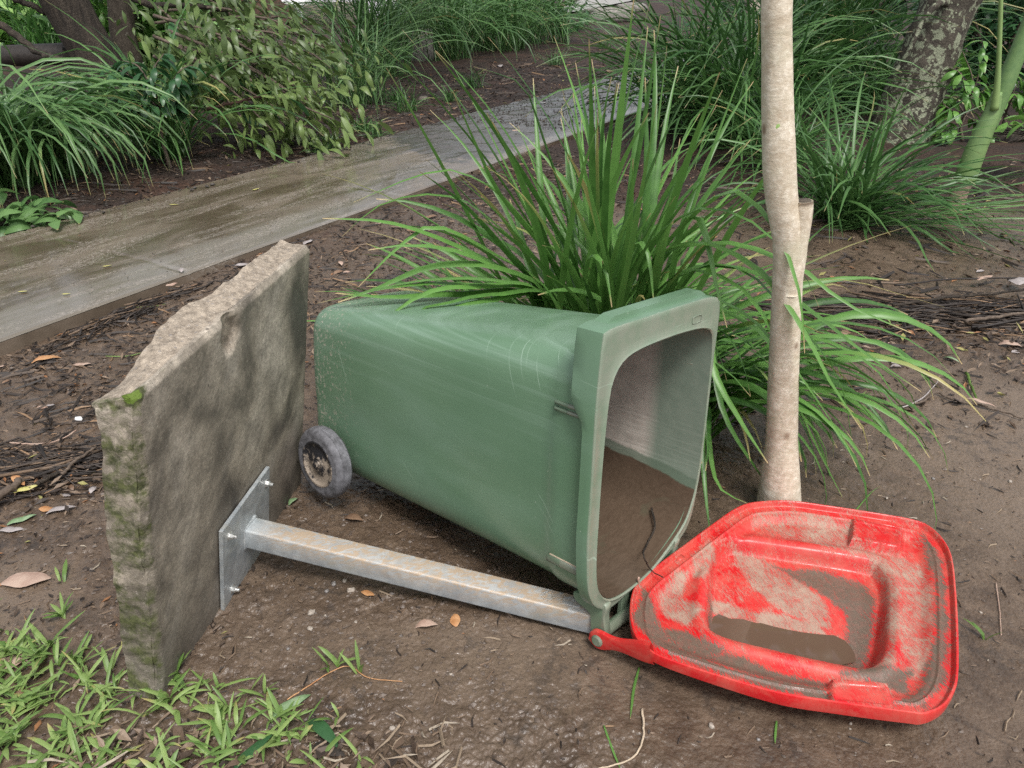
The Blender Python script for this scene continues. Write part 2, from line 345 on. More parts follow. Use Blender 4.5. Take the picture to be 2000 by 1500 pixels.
def mat_lid():
    b = NB('muddy_red_plastic'); co = b.obj()
    n = b.noise(5, 4, .6, co)
    red = b.mix(b.ramp(n, [(.35, 0.), (.7, 1.)]), (.50, .008, .011), (.62, .014, .018))
    fib = b.noise(1, 5, .75, b.smap((210, 30, 80), (0, 0, .25), co=co), 1.6); blot = b.noise(14, 6, .65, co, .5)
    hz = b.mr(b.math('ADD', b.noise(8, 5, .7, co, 1), b.math('MULTIPLY', fib, .35)), .56, .90, 0, .5)
    red = b.mix(hz, red, (.52, .20, .14))
    nz = b.math('ADD', b.math('MULTIPLY', b.math('SUBTRACT', fib, .5), .080), b.math('MULTIPLY', b.math('SUBTRACT', blot, .5), .045))
    d = b.mr(b.math('ADD', b.attr('dry'), nz), -.009, .009, 0, .88); wt = b.mr(b.math('ADD', b.attr('wet'), nz), -.004, .004, 0, .95)
    dc = b.mix(b.ramp(blot, [(.3, 0.), (.7, 1.)]), (.215, .168, .122), (.375, .31, .235))
    wc = b.mix(b.ramp(fib, [(.3, 0.), (.7, 1.)]), (.085, .072, .052), (.145, .122, .090))
    wc = b.mix(b.mr(b.noise(60, 3, .6, co), .45, .6, 0, .5), wc, (.19, .10, .075)); pool = b.math('MULTIPLY', b.mr(b.math('ADD', b.attr('pool'), b.math('MULTIPLY', nz, .3)), -.004, .004), .0)
    c = b.mix(d, red, dc); c = b.mix(wt, c, wc); c = b.mix(pool, c, (.20, .075, .052))
    r = b.mix(d, (.24, .24, .24), (.72, .72, .72)); r = b.mix(wt, r, (.34, .34, .34)); r = b.mix(pool, r, (.06, .06, .06))
    spots = b.mr(b.vor(22, co), .06, .10, 1, 0); c = b.mix(b.math('MULTIPLY', spots, b.math('MULTIPLY', d, .9)), c, (.45, .02, .025))
    h = b.math('ADD', b.math('MULTIPLY', d, .5), b.math('MULTIPLY', b.math('MULTIPLY', blot, d), .6)); h = b.math('ADD', h, b.math('MULTIPLY', wt, .3))
    return b.pbr(c, r, 0, b.bump(h, .35, .003), .5)
def mat_leaf(name, c0, c1, tip=(.35, .30, .14), trans=.3, rough=.38, dead=(.42, .36, .14)):
    b = NB(name); t = b.attr('tint'); a = b.attr('along')
    c = b.mix(t, c0, c1)
    c = b.mix(b.mr(b.noise(30, 3, .6), .35, .75, 0, .3), c, tuple(min(1, x*1.35) for x in c1))
    c = b.mix(b.mr(a, .955, .99), c, tip)
    c = b.mix(b.mr(a, .12, .0, 0, .55), c, (c0[0]*1.6, c0[1]*1.25, c0[2]))
    c = b.mix(b.mr(b.math('SUBTRACT', t, b.math('MULTIPLY', b.math('SUBTRACT', 1, a), .04)), .985, .995), c, dead)
    return b.pbr(c, rough, 0, None, .5, trans=(trans, c))
def mat_bark(name, c0, c1, c2, sc_=(9, 9, 4), lich=None, lth=.6, bump=.6, bd=.012, rough=.8, vs=1):
    b = NB(name); co = b.obj()
    n = b.noise(vs, 6, .65, b.map(sc_, co=co), .4); f = b.noise(60, 5, .7, co)
    c = b.mix(b.ramp(n, [(.3, 0.), (.7, 1.)]), c0, c1)
    c = b.mix(b.ramp(f, [(.45, .5), (.65, 0.)]), c, c2)
    if lich:
        l = b.noise(15, 5, .6, b.map(loc=(4, 1, 2), co=co), .3); c = b.mix(b.mr(l, lth, lth+.05), c, lich)
        l2 = b.mr(b.vor(24, co), .2, .26, 1, 0); c = b.mix(b.math('MULTIPLY', l2, b.mr(l, lth-.12, lth-.05)), c, tuple(min(1, x*1.2) for x in lich))
    if name == 'pale_smooth_bark':
        kn = b.mr(b.vor(1, b.map((13, 13, 9), co=co)), .10, .17, 1, 0); c = b.mix(b.math('MULTIPLY', kn, .8), c, (.22, .15, .10))
        fz = b.noise(1, 4, .7, b.map((70, 70, 170), co=co), .4); c = b.mix(b.mr(fz, .60, .68, 0, .55), c, (.30, .23, .16)); c = b.mix(b.mr(b.noise(9, 4, .6, co), .52, .66, 0, .4), c, (.45, .43, .30)); f = b.math('ADD', f, fz)
    return b.pbr(c, rough, 0, b.bump(b.math('ADD', n, b.math('MULTIPLY', f, .4)), bump, bd), .3)
def mat_galv():
    b = NB('galvanised_steel'); co = b.obj(); n = b.noise(16, 5, .65, co, .8); f = b.noise(120, 4, .7, co); v = b.vor(38, co)
    c = b.mix(b.ramp(n, [(.35, 0.), (.68, 1.)]), (.30, .335, .36), (.47, .50, .51))
    c = b.mix(.12, c, v, 'OVERLAY')
    c = b.mix(b.mr(b.noise(7, 5, .7, co, .6), .52, .68, 0, .75), c, (.34, .34, .29))
    dirt = b.attr('dirt'); x = b.noise(1, 3, .6, b.smap((95, 26, 26), (0, .3, .9), co=co), 1.8)
    c = b.mix(b.math('MULTIPLY', dirt, b.mr(x, .42, .56, .25, 1)), c, (.42, .32, .225))
    return b.pbr(c, b.mr(n, .3, .7, .38, .6), b.mix(dirt, (.3, .3, .3), (.1, .1, .1)), b.bump(b.math('ADD', f, n), .25, .002), .5)

M = {}
M['ground'] = mat_ground(); M['path'] = mat_path(); M['slab'] = mat_slab(); M['bin'] = mat_bin(); M['bin_in'] = mat_bin_in(); M['lid'] = mat_lid()
M['hero'] = mat_leaf('strap_leaf_green', (.030, .100, .018), (.145, .310, .070), tip=(.50, .38, .20))
M['tuft'] = mat_leaf('grass_leaf_dull_green', (.024, .078, .020), (.110, .230, .066))
M['tuft_blue'] = mat_leaf('grass_leaf_blue_green', (.034, .102, .028), (.150, .270, .092))
M['turf'] = mat_leaf('turf_blade_green', (.085, .18, .035), (.27, .38, .12), rough=.45, trans=.35)
M['olive'] = mat_leaf('olive_leaf', (.050, .085, .026), (.165, .240, .072), rough=.42)
M['olive_dark'] = mat_leaf('dark_glossy_leaf', (.020, .070, .025), (.060, .155, .060), rough=.36)
M['fresh'] = mat_leaf('fresh_leaf', (.06, .17, .03), (.16, .33, .07), rough=.35)
M['lime'] = mat_leaf('sunlit_leaf', (.22, .40, .10), (.42, .62, .22), rough=.6)
M['pale_bark'] = mat_bark('pale_smooth_bark', (.52, .45, .35), (.82, .76, .64), (.38, .30, .20), (16, 16, 30), None, .60, .5, .005)
M['dark_bark'] = mat_bark('dark_wet_bark', (.014, .011, .009), (.115, .090, .068), (.014, .012, .010), (13, 13, 2.6), None, .6, 1, .04)
M['lichen_bark'] = mat_bark('lichen_bark', (.035, .030, .024), (.13, .11, .085), (.03, .026, .02), (7, 7, 7), (.24, .26, .18), .52, .9, .025)
M['brown_bark'] = mat_bark('brown_spotted_bark', (.055, .043, .032), (.15, .125, .095), (.03, .024, .019), (16, 16, 8), (.28, .27, .22), .68, .6, .01)
M['fig_bark'] = mat_bark('reddish_fig_bark', (.035, .018, .012), (.12, .065, .042), (.02, .012, .01), (6, 6, 1), None, .6, .9, .04)
M['stick'] = mat_bark('stick_bark', (.09, .065, .048), (.20, .155, .12), (.05, .038, .03), (30, 30, 30), None, .6, .5, .003)
M['galv'] = mat_galv()
M['bolt'] = simple('bright_zinc_bolt', (.62, .62, .60), .3, .8, .15, 200, .1, .001)
M['rubber'] = simple('dusty_rubber', (.130, .130, .142), .7, 0, .5, 50, .3, .002)
def _hub():
    b = NB('silty_black_plastic'); co = b.obj(); n = b.noise(35, 6, .7, co)
    low = b.mr(b.sep(co)[2], .05, -.06); c = b.mix(b.mr(b.math('ADD', n, b.math('MULTIPLY', low, .22)), .56, .66), (.022, .022, .025), (.30, .25, .20))
    return b.pbr(c, .5, 0, b.bump(n, .3, .002))
M['hub'] = _hub()
M['puddle'] = NB('muddy_water').pbr((.120, .075, .052), .03, 0, None, .6)
M['silt'] = simple('dry_silt', (.46, .37, .27), .8, 0, .15, 60, .3, .001)
M['rock'] = simple('grey_stone', (.20, .185, .165), .75, 0, .35, 12, .7, .02)
M['block'] = simple('sandstone', (.15, .13, .105), .8, 0, .3, 9, .8, .03)
M['pebble'] = simple('pale_pebble', (.33, .285, .24), .6, 0, .25, 90, .5, .002)
M['pebble_grey'] = simple('grey_pebble', (.20, .185, .175), .5, 0, .25, 90, .5, .002)
M['dark_wood'] = simple('dark_wet_timber', (.030, .024, .020), .6, 0, .4, 20, .6, .008)
M['grey_wood'] = simple('bleached_post', (.36, .31, .25), .8, 0, .3, 30, .6, .004)
M['wall'] = simple('lilac_render', (.66, .62, .68), .8, 0, .04, 6, .1, .003)
M['white'] = simple('white_frame', (.82, .82, .82), .5, 0, .03, 10, .05, .001)
M['lawn'] = simple('bright_lawn', (.15, .28, .08), .9, 0, .5, 6, .6, .05)
M['conc'] = simple('pale_concrete', (.30, .29, .27), .7, 0, .2, 8, .3, .004)
M['palm'] = mat_leaf('palm_sheath_green', (.10, .19, .07), (.20, .29, .10), trans=.0, rough=.5)
M['scar'] = simple('pink_brown_stem', (.24, .17, .13), .75, 0, .3, 60, .5, .003)
def litter(name, stops, rough=.6):
    b = NB(name); t = b.attr('tint'); n = b.noise(90, 4, .7)
    c = b.ramp(t, stops, 'CONSTANT'); c = b.mix(b.mr(n, .35, .7, .4, 0), c, (.05, .035, .025))
    return b.pbr(c, rough, 0, b.bump(n, .3, .002), .4)
M['litter'] = litter('leaf_litter', [(0, (.030, .022, .018)), (.35, (.075, .052, .038)), (.6, (.13, .088, .060)), (.78, (.20, .14, .095)), (.88, (.26, .19, .135)), (.94, (.30, .14, .06)), (.975, (.32, .30, .10))])
M['twig'] = litter('dark_twigs', [(0, (.018, .015, .014)), (.45, (.040, .032, .028)), (.70, (.085, .062, .046)), (.86, (.17, .115, .075)), (.95, (.30, .19, .11))])
M['roots'] = litter('pale_rootlets', [(0, (.20, .14, .095)), (.5, (.30, .23, .16)), (.85, (.42, .36, .28))])
M['clod'] = simple('mud_clods', (.105, .078, .060), .5, 0, .35, 60, .6, .004)
M['clod_dark'] = simple('dark_clods', (.05, .042, .037), .6, 0, .4, 60, .6, .004)
def leafmat(name, c, c2):
    b = NB(name); n = b.noise(28, 5, .6); f = b.noise(160, 3, .7)
    col = b.mix(b.ramp(n, [(.35, 0.), (.65, 1.)]), c, c2); return b.pbr(col, .5, 0, b.bump(f, .2, .001), .5)
M['leaf_pink'] = leafmat('dry_leaf_pink_tan', (.33, .21, .16), (.45, .33, .26))
M['leaf_grey'] = leafmat('dry_leaf_grey', (.24, .21, .20), (.38, .34, .33))
M['leaf_orange'] = leafmat('dry_leaf_orange', (.36, .16, .06), (.48, .27, .13))
M['leaf_brown'] = leafmat('dry_leaf_brown', (.13, .075, .045), (.22, .14, .09))
M['leaf_green'] = leafmat('fallen_leaf_green', (.11, .20, .08), (.25, .34, .20))
M['leaf_yellow'] = leafmat('fallen_leaf_yellow', (.42, .40, .10), (.55, .50, .20))

# ------------------------------------------------------------------ bin frame (fitted pose)
def RM(rx, ry, rz): return np.array(Euler((rx, ry, rz), 'XYZ').to_matrix())
BR = RM(-.1313, -.0547, -.7131); BT = np.array([.3273, 1.5177, .0420]); L = 1.052
def B2W(p): return BT+BR@np.asarray(p, float)
# ------------------------------------------------------------------ ground
e1 = [G(0, 665, .05), G(440, 505, .05), G(1180, 240, .05)]
pd_ = (e1[2]-e1[0])[:2]; pd_ /= np.linalg.norm(pd_); pn = np.array([pd_[1], -pd_[0]])     # pn points to the camera side
S_NEAR = float(np.mean([pn@e[:2] for e in e1]))
e2 = [G(0, 478, .03), G(480, 350, .03), G(1020, 190, .03)]
S_FAR = float(np.mean([pn@e[:2] for e in e2]))
def path_s(x, y): return pn[0]*x+pn[1]*y
def path_t(x, y): return pd_[0]*x+pd_[1]*y
def H(x, y, fine=True):
    x = np.asarray(x, float); y = np.asarray(y, float)
    s = path_s(x, y)
    z = .020*(fbm(x*1.3, y*1.3, 3, 5)-.5)
    near = sst(9, 3, np.hypot(x, y))
    if fine:
        wx = x+.03*(fbm(x*9, y*9, 2, 60)-.5); wy = y+.03*(fbm(x*9+5, y*9, 2, 61)-.5)
        smooth = (1-.8*silt_mask(x, y))*(.45+.75*sst(.35, .65, fbm(x*2.3, y*2.3, 3, 70)))
        z = z+near*smooth*(.014*(fbm(wx*13, wy*13, 4, 11)-.5)+.006*(.5-ridge(wx*15, wy*15, 21))+.0045*(.5-ridge(wx*36, wy*36, 25))+.0042*(.5-ridge(wx*85, wy*85, 29)))
        z = z+(1-near)*.03*(fbm(x*5, y*5, 4, 31)-.5)
    # far side of the bin lies in a hollow
    bx = (x-BT[0])*BR[0, 0]+(y-BT[1])*BR[1, 0]; by = (x-BT[0])*BR[0, 1]+(y-BT[1])*BR[1, 1]
    z = z-.085*sst(-.28, .22, by)*sst(.75, .4, by)*sst(-1.5, -1.15, bx)*sst(.25, -.1, bx)
    # keep clear of slab foot and lid
    z = z-.012
    lx = sst(.75, .40, np.hypot(x-.72, (y-1.48)*1.05)); z = z*(1-.85*lx)-.026*lx
    # path bed
    z = np.where((s < S_NEAR+.04) & (s > S_FAR-.0), np.minimum(z, -.01), z)
    z = z+.034*sst(S_NEAR+.30, S_NEAR+.02, s)*(s > S_NEAR-.001)*sst(1.8, 3.2, path_t(x, y))
    z = z+sst(S_FAR+.05, S_FAR-.5, s)*.05*sst(30, 12, np.hypot(x, y))
    return z
def silt_mask(x, y):
    a = sst(.9, .2, np.hypot((x-1.9)/1.3, (y-2.1)/1.0)); c = sst(1.0, .2, np.hypot((x+1.35)/.35, (y-1.5)/.35))
    d = sst(1.0, .3, np.hypot((x-.0)/.9, (y-1.35)/.25))*.6; e = sst(1, .4, np.hypot((x-3)/1.2, (y-3.2)/.7))*.8
    return np.maximum(np.maximum(np.maximum(a, c), d), e)
def mk_ground():
    fa = np.radians(np.arange(-40, 40.01, .11)); co = np.radians(np.arange(44, 316.1, 4))
    ang = np.concatenate([fa, co]); r = [.42]
    while r[-1] < 40: r.append(r[-1]*(1.012 if r[-1] < .72 else 1.0026 if r[-1] < 2.5 else 1.0065 if r[-1] < 6 else 1.014))
    r += [55, 80, 120, 200, 400]; r = np.array(r)
    A, Rr = np.meshgrid(ang, r); X = Rr*np.sin(A); Y = Rr*np.cos(A)
    Z = H(X, Y); Z = np.where(Rr > 50, -.05, Z)
    mb = MB(); s = path_s(X, Y)
    mul = np.maximum(sst(S_FAR+.1, S_FAR-.25, s), sst(4.2, 6.5, Y)*.95)
    mul = np.maximum(mul, .42*sst(S_NEAR+1.0, S_NEAR+.2, s)*sst(3.0, 4.2, Y))
    mul = np.maximum(mul, .55*sst(.8, .2, np.hypot((X-2.6)/1.0, (Y-2.95)/.35)))
    wx = X+.03*(fbm(X*9, Y*9, 2, 60)-.5); wy = Y+.03*(fbm(X*9+5, Y*9, 2, 61)-.5)
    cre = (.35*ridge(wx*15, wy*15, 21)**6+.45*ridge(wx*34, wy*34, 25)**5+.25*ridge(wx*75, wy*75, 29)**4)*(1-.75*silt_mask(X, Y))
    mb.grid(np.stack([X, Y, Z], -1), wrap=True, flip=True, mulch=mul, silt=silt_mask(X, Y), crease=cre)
    n = len(ang); 
    mb.add([[0, 0, -.02]], [])
    c = mb.n-1
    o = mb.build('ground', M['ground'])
    return tag(o, kind='structure')
mk_ground()
mbf = MB(); th = np.linspace(0, 2*PI, 40)[:-1]
mbf.add(np.stack([.5*np.sin(th), .5*np.cos(th), np.full(39, -.045)], 1), [tuple(range(38, -1, -1))]); tag(mbf.build('ground', M['ground']), kind='structure')

def mk_path():
    t0, t1 = -3., 22.; ts = [t0]
    while ts[-1] < t1: ts.append(ts[-1]+max(.012, .007*max(0, ts[-1])))
    ts = np.array(ts); ss = np.linspace(0, S_NEAR-S_FAR, 90)
    T_, S_ = np.meshgrid(ts, ss, indexing='ij')
    cl = sst(.55, .12, S_NEAR-S_FAR-S_)*sst(5.0, 3.0, T_)
    clod = np.clip(sst(5.3, 6.4, T_+S_*.5)*1.0, 0, 1)*sst(-.05, .5, S_NEAR-S_FAR-S_+ .1)
    z = .046+.004*(fbm(T_*1.2, S_*9, 3, 3)-.5)+clod*(.030*np.clip(fbm(T_*7, S_*7, 4, 8)-.42, 0, 1)+.006*ridge(T_*18, S_*18, 4))
    ed = 1-sst(0, .02, np.minimum(S_NEAR-S_FAR-S_, 9)); z = z-.006*ed
    # expansion joint cut across the slab
    tj0 = float(path_t(*G(335, 522, .05)[:2])); jn = 0
    for tj in (tj0-1.8, tj0, tj0+1.8, tj0+3.6, tj0+5.4, tj0+7.2):
        jw = np.exp(-((T_-tj-.01*np.sin(S_*7))/.008)**2); z = z-.006*jw; jn = jn+np.exp(-((T_-tj-.014-.01*np.sin(S_*7))/.006)**2)*sst(.62, .3, S_NEAR-S_FAR-S_)
    mb = MB(); P = np.stack([T_, S_, z], -1); mb.grid(P, clean=cl, clod=clod, joint=np.clip(jn, 0, 1)*.55)
    k = 6; e = np.repeat(P[:, -1:, :], k, 1); e[:, :, 2] = e[:, :, 2]-np.linspace(0, .09, k)[None]; e[:, :, 1] += .004+.003*fbm(e[:, :, 0]*20, e[:, :, 2]*60, 2, 2)
    mb.grid(e, clean=.15, clod=0)
    o = mb.build('path', M['path'], auto=50)
    o.matrix_world = Matrix(((pd_[0], pn[0], 0, pn[0]*S_FAR), (pd_[1], pn[1], 0, pn[1]*S_FAR), (0, 0, 1, 0), (0, 0, 0, 1)))
    return tag(o, kind='structure')
mk_path()

# ------------------------------------------------------------------ concrete table lying on its edge
SU = np.array([.1325, .9912, 0]); SV = np.array([.1605, -.0215, .9868]); SN = np.cross(SU, SV); SN /= np.linalg.norm(SN)   # SN towards the bin
if SN[0] < 0: SN = -SN
S0 = np.array([-.7883, 1.2193, 0.]); SL, SH, ST = .853, .79, .078
def S2W(a, b, c=0): return S0+SU*a+SV*b+SN*c
def mk_table():
    root = thing('concrete_table', 'mossy square concrete table top tipped on edge against the green bin, with a steel post', 'table', S0)
    root.matrix_world = Matrix(((SU[0], SV[0], SN[0], S0[0]), (SU[1], SV[1], SN[1], S0[1]), (SU[2], SV[2], SN[2], S0[2]), (0, 0, 0, 1)))
    mb = MB(); y0 = -.05
    nu, nv, nt_ = 170, 165, 18
    def face(a, b, c):   # arrays of box coords -> displaced
        th = np.clip(-c/ST, 0, 1)                 # 0 front, 1 back
        top = sst(SH-.05, SH, b); end = sst(.05, .0, a)
        rag = .013*(fbm(a*16, c*26, 5, 41)-.5)+.012*(fbm(a*3.1, c*3, 2, 44)-.5)
        bb = b+top*th*rag*1.6-top*.006*fbm(a*40, c*40, 3, 46)
        # broken top slopes back, chipped rear corner
        bb = bb-top*th*(.035*sst(.22, 0, a))
        cc = c-th*top*(.012*(fbm(a*11, b*0+2, 3, 47)-.35)+.022*np.exp(-((a-.33)/.16)**2))-th*.012*(fbm(a*6, b*6, 3, 48)-.5)
        aa = a-end*(.016*(fbm(b*22, c*30, 4, 49)-.5)+.010*(fbm(b*5, c*9, 2, 50)-.5))
        # spalled notch in the face near the top edge
        nd = np.hypot((a-.375)/.050, (b-(SH-.045))/.055); sp_ = sst(1.05, .55, nd+.35*(fbm(a*45, b*45, 3, 51)-.5))*(c > -.02)
        cc = cc-sp_*.016
        # rounded arris
        fr = (c > -.012)
        cc = cc-fr*.010*sst(.014, 0, a)-fr*.006*sst(SH-.012, SH, b)*(1+fbm(a*30, b*0, 3, 53))
        cc = cc+(c > -1e-6)*.0009*(fbm(a*26, b*26, 4, 54)-.5)*2
        return aa, bb, cc, sp_
    def put(a, b, c, flip, brk=None, moss=None):
        aa, bb, cc, sp_ = face(a, b, c); P = np.stack([aa, bb, cc], -1)
        br = np.maximum(sp_, 0 if brk is None else brk)
        mo = .63*sst(.055, .0, a)*sst(1, .3, np.abs(c)/ST*0+.1)+.55*sst(.03, 0., np.abs(b-SH))*sst(.45, .0, a)*(c > -.02)
        mo = np.maximum(mo, 0 if moss is None else moss)
        mb.grid(P, flip=flip, broken=br, moss=mo)
    a, b = np.meshgrid(np.linspace(0, SL, nu), np.linspace(y0, SH, nv), indexing='ij')
    put(a, b, a*0, False)
    put(a, b, a*0-ST, True, brk=a*0+.4)
    a, c = np.meshgrid(np.linspace(0, SL, nu), np.linspace(-ST, 0, nt_), indexing='ij')
    tb = sst(-.004, -.016, c)*(1-.0*a); mtop = .42*sst(.40, .05, a)*sst(-.045, -.01, c)
    put(a, a*0+SH, c, False, brk=tb, moss=mtop)
    put(a, a*0+y0, c, True)
    b, c = np.meshgrid(np.linspace(y0, SH, nv), np.linspace(-ST, 0, nt_), indexing='ij')
    me = .09+.08*np.sin(b*13)+.10*sst(.06, .15, b)*sst(.5, .3, b)+.12*sst(.6, .75, b)
    put(b*0, b, c, False, brk=b*0+.15, moss=me)
    put(b*0+SL, b, c, True, brk=b*0+.3, moss=b*0+.35)
    o = mb.build('slab', M['slab'], root, auto=55)
    # base plate
    mb = MB(); a0, a1, b0, b1 = .283, .565, -.012, .252
    mb.box(((a0+a1)/2, (b0+b1)/2, .009), ((a1-a0)/2, (b1-b0)/2, .005), bev=.1)
    mb.a['dirt'] = [np.full(mb.n, .12)]
    mb.build('base_plate', M['galv'], root, smooth=False)
    bolt = MB(); 
    def cyl(m, c, r, h, n, ax=2, m_=0):
        th = np.arange(n)*2*PI/n; ring = lambda z, rr: np.stack([np.cos(th)*rr, np.sin(th)*rr, np.full(n, z)], 1)
        P = np.array([ring(0, r), ring(h*.85, r), ring(h, r*.85)]); 
        if ax == 1: P = P[..., [0, 2, 1]]
        if ax == 0: P = P[..., [2, 0, 1]]
        m.grid(P+np.asarray(c), m_, wrap=True); o_ = m.n-n; m.f.append(tuple(o_+i for i in range(n))); m.fm.append(m_)
    cyl(bolt, (0, 0, 0), .0125, .003, 20); cyl(bolt, (0, 0, .003), .0088, .008, 6); cyl(bolt, (0, 0, .011), .005, .009, 12)
    bme = bolt.build('bolt', M['bolt'], mesh_only=True, smooth=False)
    for (a, b_) in ((.542, .212), (.318, .212), (.330, .022), (.542, .022)):
        bo = bpy.data.objects.new('bolt', bme); C.objects.link(bo); bo.parent = root; bo.location = (a, b_, .0135); bo.rotation_euler = (0, 0, a*9)
    # steel post: square tube from plate to the mud under the bin's handle
    ra, rb = .437, .125
    p0 = np.array([ra, rb, .012]); endw = G(1170, 1208, .012)
    R3 = np.array([SU, SV, SN]); p1 = R3@(endw-S0)
    d = p1-p0; ln = np.linalg.norm(d); d /= ln
    xa = np.array([1., 0, 0]); xa -= d*(xa@d); xa /= np.linalg.norm(xa); ya = np.cross(d, xa)
    mb = MB(); hw, rr = .0305, .006
    sec = []
    for q in range(4):
        for k in range(4):
            t = q*PI/2+k/3*PI/2; cx, cy = [(1, 1), (-1, 1), (-1, -1), (1, -1)][q]
            sec.append((cx*(hw-rr)+rr*math.cos(t), cy*(hw-rr)+rr*math.sin(t)))
    sec = np.array(sec); zs = np.linspace(0, ln, 60)
    P = np.array([[p0+d*z+xa*s_[0]+ya*s_[1] for s_ in sec] for z in zs])
    upv = R3@np.array([0, 0, 1.]); top = np.array([1. if (ya*s_[1]+xa*s_[0])@upv > .02 else 0. for s_ in sec])
    dirt = np.tile(top, (60, 1))*.95*sst(0, .12, zs)[:, None]
    mb.grid(P, wrap=True, dirt=dirt); mb.build('post', M['galv'], root, auto=35)
    # weld fillet at the post's root
    mb = MB(); loop = [p0+xa*x*1.03*hw+ya*y*1.03*hw+np.array([0, 0, .002]) for x, y in ((1, 1), (-1, 1), (-1, -1), (1, -1), (1, 1))]
    pts = np.concatenate([np.linspace(loop[i], loop[i+1], 12)[:-1] for i in range(4)]+[[loop[4]]])
    mb.tube(pts, .005+.0012*rng.random(len(pts)), 7, dirt=.1); mb.build('weld_bead', M['galv'], root)
    # maker's tag and cap mark near the far end
    mb = MB(); u_ = R3@np.array([0, 0, 1.]); u_ -= d*(u_@d); u_ /= np.linalg.norm(u_)
    upax = ya if abs(ya@u_) > abs(xa@u_) else xa; sgn = 1 if upax@u_ > 0 else -1; side = np.cross(d, upax*sgn)
    R_ = np.stack([d, side, upax*sgn], 1); cpt = p0+d*(ln-.075)+upax*sgn*(hw+.0012)
    mb.box(cpt, (.022, .013, .0014), R_); mb.a['dirt'] = [np.full(mb.n, .5)]; mb.build('tag_plate', M['galv'], root, smooth=False)
    mb = MB()
    for r_ in (.016, .010):
        th = np.linspace(0, 2*PI, 25); c2 = p0+d*(ln-.135)+upax*sgn*(hw+.0004)
        mb.tube([c2+d*math.cos(t)*r_+side*math.sin(t)*r_ for t in th], .0012, 5, dirt=.8)
    mb.build('stamped_ring', M['galv'], root)
    return root
mk_table()

# ------------------------------------------------------------------ wheelie bin
def loftring(pts2, n=96): return crs(pts2, n, True)
OUT = [(-.275, .573), (-.274, .66), (-.271, .715), (-.254, .738), (-.10, .740), (.05, .740), (.181, .737), (.229, .722), (.240, .68), (.243, .568), (.258, .306), (.254, .19), (.238, .105), (.195, .064), (.11, .038), (.02, .022), (-.08, .014), (-.141, .013), (-.19, .04), (-.225, .08), (-.247, .14), (-.262, .25), (-.265, .331), (-.270, .45)]
INN = [(-.234, .504), (-.232, .58), (-.222, .625), (-.190, .657), (-.126, .670), (0, .672), (.10, .668), (.164, .660), (.202, .643), (.218, .60), (.228, .50), (.240, .311), (.238, .22), (.226, .165), (.196, .112), (.12, .068), (.05, .042), (-.02, .033), (-.10, .035), (-.158, .054), (-.201, .102), (-.220, .18), (-.228, .316), (-.232, .41)]
BASE = [(-.212, .35), (-.211, .45), (-.204, .512), (-.176, .545), (-.12, .555), (0, .557), (.12, .555), (.176, .545), (.204, .512), (.211, .45), (.212, .35), (.208, .25), (.208, .16), (.200, .095), (.17, .055), (.11, .042), (0, .040), (-.11, .042), (-.17, .055), (-.200, .095), (-.208, .16), (-.208, .25)]
def alignring(r):            # start at the point of largest z above centre
    c = r.mean(0); a = np.arctan2(r[:, 1]-c[1], r[:, 0]-c[0]); k = np.argmin(np.abs((a-PI/2+PI) % (2*PI)-PI)); return np.roll(r, -k, 0)
